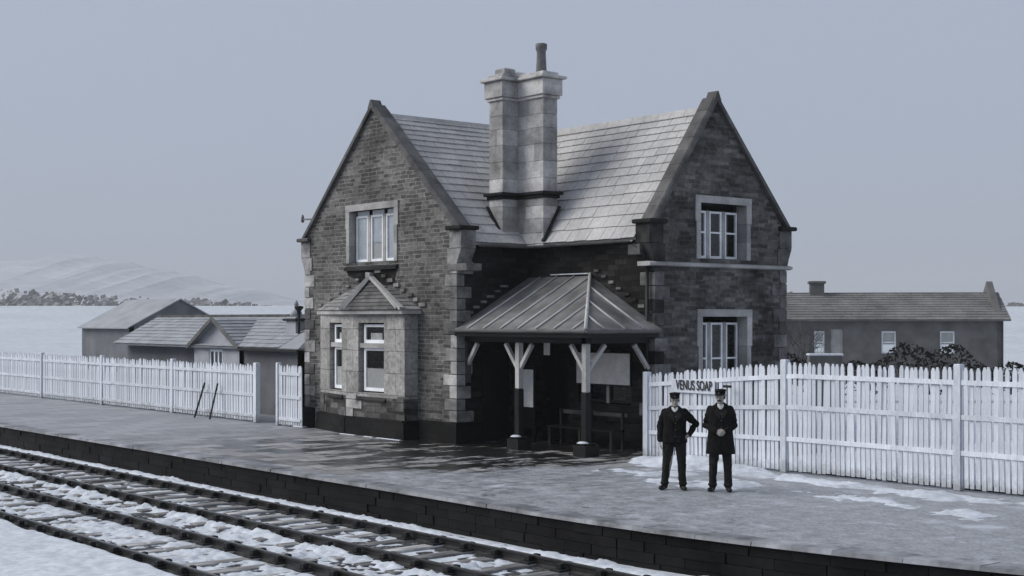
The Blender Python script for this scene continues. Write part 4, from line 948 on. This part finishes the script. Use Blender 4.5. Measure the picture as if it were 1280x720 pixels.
rm = slate_roof((-1.9, -0.3, 2.35), (-1.9, 2.5, 3.72), (1, 0, 0), 12.6, 31, 0.3, 0.25); rm.prism([Vector((-1.9, 5.3, 2.3)), Vector((10.7, 5.3, 2.3)), Vector((10.7, 2.5, 3.7)), Vector((-1.9, 2.5, 3.7))], (0, 0, 0.05)); rfo = rm.build('roof', 'house_roof', ho)
m = MB(); m.box(1.35, 2.05, 2.2, 2.9, 3.3, 4.32, 0.03); m.box(1.27, 2.13, 2.12, 2.98, 4.2, 4.34, 0.03); m.build('chimney', 'house_wall', rfo)
for a, b, c, d in ((2.95, 3.45, 1.4, 2.5), (6.2, 6.9, 1.4, 2.5), (9, 9.7, 1.4, 2.5)):
    m = MB(); x0 = -1.6+a; x1 = -1.6+b; z0 = c-0.7; z1 = d-0.7
    m.box(x0, x0+0.07, 0.08, 0.14, z0, z1); m.box(x1-0.07, x1, 0.08, 0.14, z0, z1); m.box(x0+0.07, x1-0.07, 0.081, 0.139, z0, z0+0.08); m.box(x0+0.07, x1-0.07, 0.081, 0.139, z1-0.08, z1); m.box(x0+0.07, x1-0.07, 0.082, 0.138, (z0+z1)/2-0.03, (z0+z1)/2+0.03)
    wo_ = m.build('window', 'paint_white', ho); m = MB(); m.box(x0+0.05, x1-0.05, 0.17, 0.18, z0+0.45, z1); m.build('blind', 'curtain', wo_); m = MB(); m.poly([(x0+0.05, 0.13, z0), (x1-0.05, 0.13, z0), (x1-0.05, 0.13, z1), (x0+0.05, 0.13, z1)]); m.build('pane', 'glass', wo_, fix=False)
m = MB(); m.box(2.15, 2.75, 0.12, 0.17, -0.1, 1.9, 0.01); dr_ = m.build('door', 'dressed', ho)
# hedge and bare shrub before the cottage
def hedge(name, loc, L_, h_, d_, label, seed, rz):
    rnd = random.Random(seed); m_ = MB()
    for k in range(3600):
        u = rnd.random()*L_; v = rnd.uniform(-1, 1); hh = h_*(0.8+0.25*math.sin(u*0.9+seed)+0.12*math.sin(u*3.1)); z = hh*math.sqrt(rnd.random()); s_ = rnd.uniform(0.05, 0.11)
        c = Vector((u, v*d_/2*(1-0.5*(z/hh)**3), z)); a = Vector((rnd.gauss(0, 1), rnd.gauss(0, 1), rnd.gauss(0, 1))).normalized(); b = a.cross(Vector((rnd.gauss(0, 1), rnd.gauss(0, 1), 1))).normalized()
        m_.poly([c-a*s_, c+b*s_*0.6, c+a*s_, c-b*s_*0.6])
    r_ = empty(name, loc, rz, label, 'hedge'); m_.build('foliage', 'hedge', r_, fix=False)
    t_ = MB()
    for k in range(14):
        x0 = L_*(k+0.5)/14; t_.tube([(x0, 0, 0), (x0+rnd.uniform(-0.2, 0.2), 0, h_*0.7)], [0.04, 0.015], 6)
    t_.build('stems', 'bark', r_)
    return r_
hd = hp+Vector((-0.2, -7, -0.3))
q0 = Vector((52*(ca*0.19-sa), 52*(sa*0.19+ca), 0.2))
hedge('hedge', tuple(q0), 14, 1.75, 1.3, 'dark ragged hedge between the picket fence and the cottage', 3, hz)
def shrub(loc, h_, label, seed):
    rnd = random.Random(seed); r_ = empty('bare_shrub', loc, 0, label, 'shrub'); m_ = MB()
    def grow(p, d, L_, r0, lvl):
        q = p+d*L_; m_.tube([p, p.lerp(q, 0.5)+Vector((rnd.uniform(-1, 1), rnd.uniform(-1, 1), 0))*L_*0.08, q], [r0, r0*0.8, r0*0.55], 5)
        if lvl > 0:
            for _ in range(3): 
                nd_ = (d+Vector((rnd.gauss(0, 0.5), rnd.gauss(0, 0.5), rnd.gauss(0, 0.25)))).normalized(); grow(q, nd_, L_*rnd.uniform(0.6, 0.8), r0*0.55, lvl-1)
    for k in range(7): grow(Vector((rnd.uniform(-0.3, 0.3), rnd.uniform(-0.3, 0.3), 0)), Vector((rnd.gauss(0, 0.35), rnd.gauss(0, 0.35), 1)).normalized(), h_*0.34, 0.03, 4)
    m_.build('branches', 'bark', r_)
q1 = Vector((56*(ca*0.203-sa), 56*(sa*0.203+ca), 0.4)); shrub(tuple(q1), 2.7, 'bare leafless shrub in front of the cottage roof', 5)
# snow topped low wall
m = MB(); q2 = Vector((47*(ca*0.213-sa), 47*(sa*0.213+ca), 0)); rw = empty('low_wall', tuple(q2), hz, 'short low stone wall with a snowy top behind the right fence', 'wall'); m.box(-0.1, 1.0, 0, 0.4, 0, 1.75, 0.03); m.build('stone_wall', 'house_wall', rw); m = MB(); m.box(-0.13, 1.03, -0.03, 0.43, 1.75, 1.83, 0.03); m.build('snow_cap', 'snow', rw)
# ------------------------------------------------------------------ the two railwaymen
def remesh(m_, voxel, name, mat, parent, smooth_it=6):
    me = bpy.data.meshes.new(name); me.from_pydata([tuple(v) for v in m_.v], [], m_.f)
    bm = bmesh.new(); bm.from_mesh(me); bmesh.ops.recalc_face_normals(bm, faces=bm.faces); bm.to_mesh(me); bm.free()
    o_ = bpy.data.objects.new('tmp', me); col.objects.link(o_)
    md = o_.modifiers.new('r', 'REMESH'); md.mode = 'VOXEL'; md.voxel_size = voxel
    ms = o_.modifiers.new('s', 'SMOOTH'); ms.factor = 0.5; ms.iterations = smooth_it
    bpy.context.view_layer.update()
    me2 = bpy.data.meshes.new_from_object(o_.evaluated_get(bpy.context.evaluated_depsgraph_get()))
    bpy.data.objects.remove(o_); me2.name = name; me2.materials.clear(); me2.materials.append(M[mat])
    me2.polygons.foreach_set('use_smooth', [True]*len(me2.polygons))
    r_ = bpy.data.objects.new(name, me2); col.objects.link(r_); r_.parent = parent; return r_
def folds(o_, amp, seed, stretch):
    from mathutils import noise as mn
    me = o_.data; nn = [v.normal.copy() for v in me.vertices]
    for v, n_ in zip(me.vertices, nn):
        p = Vector((v.co.x*stretch[0]+seed, v.co.y*stretch[1], v.co.z*stretch[2]))
        h = mn.noise(p)+0.5*mn.noise(p*2.1); h = 1-abs(h)*2
        v.co += n_*(amp*h)
def ell(m_, c, rx, ry, rz_, seg=16, rot=None):
    vs = []; fs = []; n_ = 10
    for i in range(n_+1):
        t = math.pi*(i+0.001)/(n_+0.002)
        for k in range(seg):
            p = Vector((rx*math.sin(t)*math.cos(2*math.pi*k/seg), ry*math.sin(t)*math.sin(2*math.pi*k/seg), -rz_*math.cos(t)))
            if rot: p = rot @ p
            vs.append(Vector(c)+p)
    for i in range(n_):
        for k in range(seg): fs.append((i*seg+k, i*seg+(k+1) % seg, (i+1)*seg+(k+1) % seg, (i+1)*seg+k))
    fs += [tuple(range(seg-1, -1, -1)), tuple(range(n_*seg, (n_+1)*seg))]
    m_.add(vs, fs)
def limb(m_, pts, rad, seg=14):
    pts = [Vector(p) for p in pts]; P_ = []; R_ = []
    for i in range(len(pts)-1):
        for t in (0, 0.33, 0.66): P_.append(pts[i].lerp(pts[i+1], t)); R_.append(rad[i]+(rad[i+1]-rad[i])*t)
    P_.append(pts[-1]); R_.append(rad[-1]); m_.tube(P_, R_, seg)
    for p, r_ in ((pts[0], rad[0]), (pts[-1], rad[-1])): ell(m_, p, r_, r_, r_, seg)
    for p, r_ in zip(pts[1:-1], rad[1:-1]): ell(m_, p, r_*1.02, r_*1.02, r_*1.02, seg)
def loft(m_, rings, seg=24):   # (z, cx, cy, rx, ry)
    vs = []; fs = []
    for z, cx, cy, rx, ry in rings:
        for k in range(seg):
            t = 2*math.pi*k/seg; c, s_ = math.cos(t), math.sin(t); e = 0.8
            vs.append((cx+rx*math.copysign(abs(c)**e, c), cy+ry*math.copysign(abs(s_)**e, s_), z))
    for i in range(len(rings)-1):
        for k in range(seg): fs.append((i*seg+k, i*seg+(k+1) % seg, (i+1)*seg+(k+1) % seg, (i+1)*seg+k))
    fs += [tuple(range(seg-1, -1, -1)), tuple(range((len(rings)-1)*seg, len(rings)*seg))]
    m_.add(vs, fs)
def hand(m_, wrist, direc, palm_n, side, curl=0.5, sc=1.0):
    """palm and five fingers. direc: along the hand, palm_n: palm normal, side: direction of the thumb"""
    w_, d, n_, s_ = Vector(wrist), Vector(direc).normalized(), Vector(palm_n).normalized(), Vector(side).normalized()
    rot = Matrix((s_, n_, d)).transposed()
    ell(m_, w_+d*0.05*sc, 0.042*sc, 0.018*sc, 0.058*sc, 12, rot)
    for i, (o_, L_) in enumerate(((0.030, 0.070), (0.010, 0.080), (-0.010, 0.075), (-0.029, 0.058))):
        p = w_+d*0.088*sc+s_*o_*sc; pts = [p-d*0.02*sc]; cur = d.copy(); ang = 0
        for j, f in enumerate((0.42, 0.33, 0.25)):
            ang += curl*(0.5+0.5*j); dd = d*math.cos(ang)+n_*math.sin(ang); pts.append(pts[-1]+dd*L_*f*sc*1.15)
        m_.tube(pts, [0.0095*sc, 0.0092*sc, 0.0085*sc, 0.007*sc], 8)
    p = w_+d*0.03*sc+s_*0.032*sc; dd = (d*0.75+s_*0.6+n_*0.3).normalized(); m_.tube([p-dd*0.015, p+dd*0.035*sc, p+(dd*0.04+(d+n_*0.4)*0.028)*sc], [0.014*sc, 0.0115*sc, 0.008*sc], 8)
def head(body, par, c, H, tilt, yaw, moustache, old):
    """c: centre of the head, H: head height; built facing -Y"""
    Rm = Matrix.Rotation(yaw, 3, 'Z') @ Matrix.Rotation(tilt, 3, 'X'); k = H/0.225
    T = lambda x_, y_, z_: c+Rm @ (Vector((x_, y_, z_))*k)
    ell(body, T(0, 0.012, 0.022), 0.074*k, 0.092*k, 0.092*k, 20, Rm); ell(body, T(0, -0.018, -0.040), 0.056*k, 0.066*k, 0.068*k, 18, Rm)
    ell(body, T(0, -0.058, -0.088), 0.026*k, 0.022*k, 0.020*k, 12, Rm)                    # chin
    body.tube([T(0, -0.078, 0.010), T(0, -0.100, -0.026), T(0, -0.090, -0.036)], [0.009*k, 0.015*k, 0.011*k], 8)   # nose
    body.tube([T(-0.045, -0.062, 0.022), T(-0.015, -0.082, 0.024), T(0.015, -0.082, 0.024), T(0.045, -0.062, 0.022)], 0.010*k, 8)   # brow
    for s_ in (-1, 1):
        ell(body, T(s_*0.042, -0.054, -0.018), 0.020*k, 0.020*k, 0.020*k, 10, Rm)         # cheeks
        ell(body, T(s_*0.074, 0.010, -0.008), 0.010*k, 0.018*k, 0.030*k, 10, Rm)          # ears
    body.tube([T(-0.022, -0.078, -0.062), T(0, -0.084, -0.060), T(0.022, -0.078, -0.062)], [0.005*k, 0.008*k, 0.005*k], 8)   # lips
    limb(body, [c+Vector((0, 0.012, -0.03)), c+Vector((0, 0.03, -0.19))], [0.052, 0.060])
    e_ = MB()
    for s_ in (-1, 1): ell(e_, T(s_*0.030, -0.0755, 0.002), 0.011*k, 0.006*k, 0.006*k, 10, Rm)
    e_.build('eyes', 'eye_dark', par, True)
    h_ = MB(); ell(h_, T(0, 0.032, 0.020), 0.079*k, 0.082*k, 0.082*k, 18, Rm)
    for s_ in (-1, 1): ell(h_, T(s_*0.066, -0.016, 0.0), 0.012*k, 0.018*k, 0.030*k, 10, Rm)
    h_.build('hair', 'hair', par, True)
    if moustache:
        q_ = MB(); q_.tube([T(-0.040, -0.070, -0.060), T(-0.018, -0.090, -0.048), T(0, -0.094, -0.045), T(0.018, -0.090, -0.048), T(0.040, -0.070, -0.060)], [0.005*k, 0.011*k, 0.010*k, 0.011*k, 0.005*k], 8); q_.build('moustache', 'hair', par, True)
    cp = MB()     # cap: band, flat crown, peak
    prof = [(0.082, 0.050), (0.086, 0.052), (0.087, 0.088), (0.098, 0.108), (0.097, 0.120), (0.075, 0.128), (0.01, 0.130)]
    vs = []; seg = 24
    for r_, z_ in prof:
        for i in range(seg):
            t = 2*math.pi*i/seg; vs.append(T(r_*0.95*math.cos(t), 0.006+r_*1.08*math.sin(t), z_))
    fs = [(i*seg+j, i*seg+(j+1) % seg, (i+1)*seg+(j+1) % seg, (i+1)*seg+j) for i in range(len(prof)-1) for j in range(seg)]; fs += [tuple(range(seg-1, -1, -1)), tuple(range(6*seg, 7*seg))]; cp.add(vs, fs)
    cpo = cp.build('cap', 'cloth_dark', par, True)
    pk_ = MB(); a = []; b = []
    for i in range(13):
        t = math.pi*(1.12+0.76*i/12); a.append((0.082*math.cos(t), 0.006+0.09*math.sin(t), 0.056)); b.append((0.088*math.cos(t), -0.022+0.118*math.sin(t), 0.036))
    n_ = 13; pk_.add([T(*p) for p in a]+[T(*p) for p in b]+[T(p[0], p[1], p[2]+0.006) for p in a]+[T(p[0], p[1], p[2]+0.006) for p in b],
        [(i, i+1, n_+i+1, n_+i) for i in range(12)]+[(2*n_+i, 3*n_+i, 3*n_+i+1, 2*n_+i+1) for i in range(12)]+[(n_+i, n_+i+1, 3*n_+i+1, 3*n_+i) for i in range(12)])
    pk_.build('cap_peak', 'boot_leather', par)
    bd = MB(); ell(bd, T(0, -0.088, 0.072), 0.017*k, 0.006*k, 0.013*k, 12, Rm); bd.build('cap_badge', 'brass', par, True)
def boots(par, feet):
    for (x_, y_, rz_) in feet:
        m_ = MB(); Rm = Matrix.Rotation(rz_, 3, 'Z'); T = lambda a, b, c: Vector((x_, y_, 0))+Rm @ Vector((a, b, c))
        ell(m_, T(0, -0.115, 0.040), 0.048, 0.085, 0.040, 14, Rm); ell(m_, T(0, 0.0, 0.045), 0.042, 0.075, 0.045, 14, Rm); limb(m_, [T(0, 0.02, 0.05), T(0, 0.025, 0.15)], [0.045, 0.050])
        m_.v = [(a, b, max(c, 0.006)) for a, b, c in m_.v]
        remesh(m_, 0.009, 'boot', 'boot_leather', par, 3)
def trousers(par, hipz, feet, dx=0.09):
    m_ = MB()
    for s_, (fx, fy, _) in zip((-1, 1), feet):
        kx = (s_*dx+fx)/2+s_*0.008
        limb(m_, [(s_*dx*0.95, 0.0, hipz), (kx, fy*0.4-0.02, hipz*0.53), (fx, fy+0.015, 0.10)], [0.098, 0.067, 0.060])
        for zz, rr in ((0.11, 0.074), (0.17, 0.066), (0.30, 0.068), (hipz*0.5, 0.074)):
            t = 1-(zz-0.1)/(hipz*0.53-0.1) if zz < hipz*0.53 else 0; ell(m_, (kx+(fx-kx)*t, fy*t+0.01, zz), rr, rr*1.05, 0.03, 14)
    loft(m_, [(hipz-0.05, 0, 0, 0.17, 0.115), (hipz+0.15, 0, 0, 0.165, 0.11)])
    folds(remesh(m_, 0.011, 'trousers', 'cloth_trouser', par, 3), 0.009, hipz*9, (9, 9, 5.5))
def collar(par, c, H):
    m_ = MB(); z = c.z-H*0.60
    m_.lathe((c.x, c.y+0.022, z-0.02), [(0.066, 0.0), (0.063, 0.045), (0.058, 0.045), (0.060, 0.0)], 20)
    for s_ in (-1, 1): m_.prism([(c.x+s_*0.012, c.y-0.052, z+0.015), (c.x+s_*0.055, c.y-0.030, z+0.03), (c.x+s_*0.050, c.y-0.065, z-0.015), (c.x+s_*0.012, c.y-0.085, z-0.06)], (0, -0.01, 0))
    m_.prism([(c.x-0.012, c.y-0.07, z-0.0), (c.x+0.012, c.y-0.07, z-0.0), (c.x+0.010, c.y-0.088, z-0.055), (c.x-0.010, c.y-0.088, z-0.055)], (0, -0.006, 0))
    m_.build('collar', 'linen', par)
def buttons(par, pts):
    m_ = MB()
    for p in pts: ell(m_, p, 0.010, 0.006, 0.010, 8)
    m_.build('buttons', 'brass', par, True)
def person(loc, label, pose):
    p_ = empty('person', loc, R(44), label, 'person', 'men standing on the platform'); b = MB()
    if pose == 1:
        Ht = 1.70; H = 0.225; c = Vector((0.0, -0.015, 1.51)); hip = 0.84; sh_z = 1.34
        feet = [(-0.17, 0.02, -0.45), (0.13, -0.02, 0.25)]
        RA = [(-0.178, 0.02, sh_z-0.03), (-0.245, 0.035, 1.06), (-0.245, -0.02, 0.83)]     # his right arm, hanging
        LA = [(0.178, 0.02, sh_z-0.03), (0.350, 0.06, 1.11), (0.235, -0.05, 0.93)]            # his left hand on the hip
        head(b, p_, c, H, 0.03, 0.05, False, False)
        hand(b, (-0.245, -0.025, 0.81), (0.06, -0.06, -1), (0.9, -0.3, 0), (0, -1, 0.0), 0.45)
        hand(b, (0.262, -0.04, 0.945), (-0.75, -0.35, -0.55), (-0.3, 0.9, 0), (0.2, 0, 1), 0.35)
        skirt = [(0.80, 0, 0.0, 0.205, 0.145), (0.86, 0, 0, 0.205, 0.145), (0.98, 0, 0, 0.195, 0.135), (1.10, 0, 0, 0.18, 0.125), (1.24, 0, 0.0, 0.20, 0.13), (1.31, 0, 0.01, 0.20, 0.115), (1.36, 0, 0.015, 0.145, 0.09), (1.395, 0, 0.018, 0.09, 0.075), (1.415, 0, 0.02, 0.062, 0.065)]
    else:
        Ht = 1.78; H = 0.232; c = Vector((0.0, -0.03, 1.575)); hip = 0.88; sh_z = 1.40
        feet = [(-0.13, 0.0, -0.35), (0.13, -0.02, 0.12)]
        RA = [(-0.178, 0.02, sh_z-0.03), (-0.235, 0.05, 1.10), (-0.085, -0.20, 1.02)]
        LA = [(0.178, 0.02, sh_z-0.03), (0.235, 0.05, 1.10), (0.085, -0.20, 1.02)]
        head(b, p_, c, H, 0.06, -0.30, True, True)
        hand(b, (-0.070, -0.21, 1.015), (0.92, -0.2, -0.40), (0, 1, 0.2), (0.3, 0, 0.95), 0.55, 1.08)
        hand(b, (0.070, -0.215, 1.015), (-0.92, -0.2, -0.40), (0, 1, 0.2), (-0.3, 0, 0.95), 0.55, 1.08)
        skirt = [(0.63, 0, 0.0, 0.24, 0.18), (0.70, 0, 0, 0.235, 0.175), (0.86, 0, 0, 0.215, 0.155), (1.03, 0, 0, 0.195, 0.14), (1.15, 0, 0, 0.19, 0.135), (1.30, 0, 0.0, 0.205, 0.135), (1.37, 0, 0.01, 0.205, 0.115), (1.42, 0, 0.015, 0.15, 0.09), (1.46, 0, 0.018, 0.09, 0.075), (1.48, 0, 0.02, 0.062, 0.065)]
    # the body itself, one continuous figure under the clothes
    loft(b, [(hip-0.03, 0, 0, 0.15, 0.10), (hip+0.15, 0, 0, 0.14, 0.10), (sh_z-0.15, 0, 0, 0.16, 0.10), (sh_z-0.03, 0, 0.01, 0.14, 0.08), (sh_z+0.05, 0, 0.02, 0.06, 0.06)])
    for A in (RA, LA): limb(b, [Vector(A[0])*1.0+Vector((-math.copysign(0.03, A[0][0]), 0, -0.03))]+list(A[1:]), [0.036, 0.034, 0.027])
    for s_, (fx, fy, _) in zip((-1, 1), feet): limb(b, [(s_*0.085, 0, hip), (s_*0.1, -0.01, hip*0.53), (fx, fy+0.01, 0.09)], [0.085, 0.055, 0.038])
    remesh(b, 0.0062, 'body', 'skin', p_, 2)
    ct = MB(); loft(ct, skirt)
    for s_, A in ((-1, RA), (1, LA)):
        A = [Vector(v) for v in A]; e_ = A[1].lerp(A[2], 0.94); limb(ct, [A[0]+Vector((-s_*0.02, 0, -0.01)), A[1], e_], [0.070, 0.058, 0.046])
        for t in (0.35, 0.7): ell(ct, A[0].lerp(A[1], t), 0.066, 0.066, 0.035, 12)
    folds(remesh(ct, 0.010, 'coat', 'cloth_dark', p_, 4), 0.009, pose*3.7, (8, 8, 4))
    lp_ = MB()
    for s_ in (-1, 1): lp_.prism([(s_*0.055, -0.085, c.z-0.175), (s_*0.115, -0.115, c.z-0.235), (s_*0.085, -0.140, c.z-0.29), (s_*0.012, -0.150, c.z-0.37), (s_*0.010, -0.125, c.z-0.26)], (0, -0.014, 0))
    lp_.build('lapels', 'cloth_trouser', p_)
    collar(p_, c, H); trousers(p_, hip, feet); boots(p_, feet)
    y0 = -0.135
    p_.scale = (1.03, 1.03, 1.03)
    buttons(p_, [(0.012, y0-0.012, z) for z in np.arange(sh_z-0.10, hip+0.05, -0.11)])
person(tuple(at(843.5, 612)), 'shorter railwayman in a peaked cap and short dark jacket, one hand on his hip', 1)
person(tuple(at(900.5, 614)), 'taller railwayman with a moustache and knee length dark coat, hands clasped before him', 2)
# ------------------------------------------------------------------ haze
hm = bpy.data.materials.new('haze'); hm.use_nodes = True; t = hm.node_tree; t.nodes.clear()
pv = t.nodes.new('ShaderNodeVolumePrincipled'); pv.inputs['Color'].default_value = (0.97, 0.985, 1, 1); pv.inputs['Density'].default_value = 0.00035; pv.inputs['Anisotropy'].default_value = 0.0
ou = t.nodes.new('ShaderNodeOutputMaterial'); t.links.new(pv.outputs[0], ou.inputs['Volume']); M['haze'] = hm
m = MB(); m.box(-3600, 900, -500, 3600, -2.5, 130); tag(m.build('haze', 'haze'), kind='stuff')
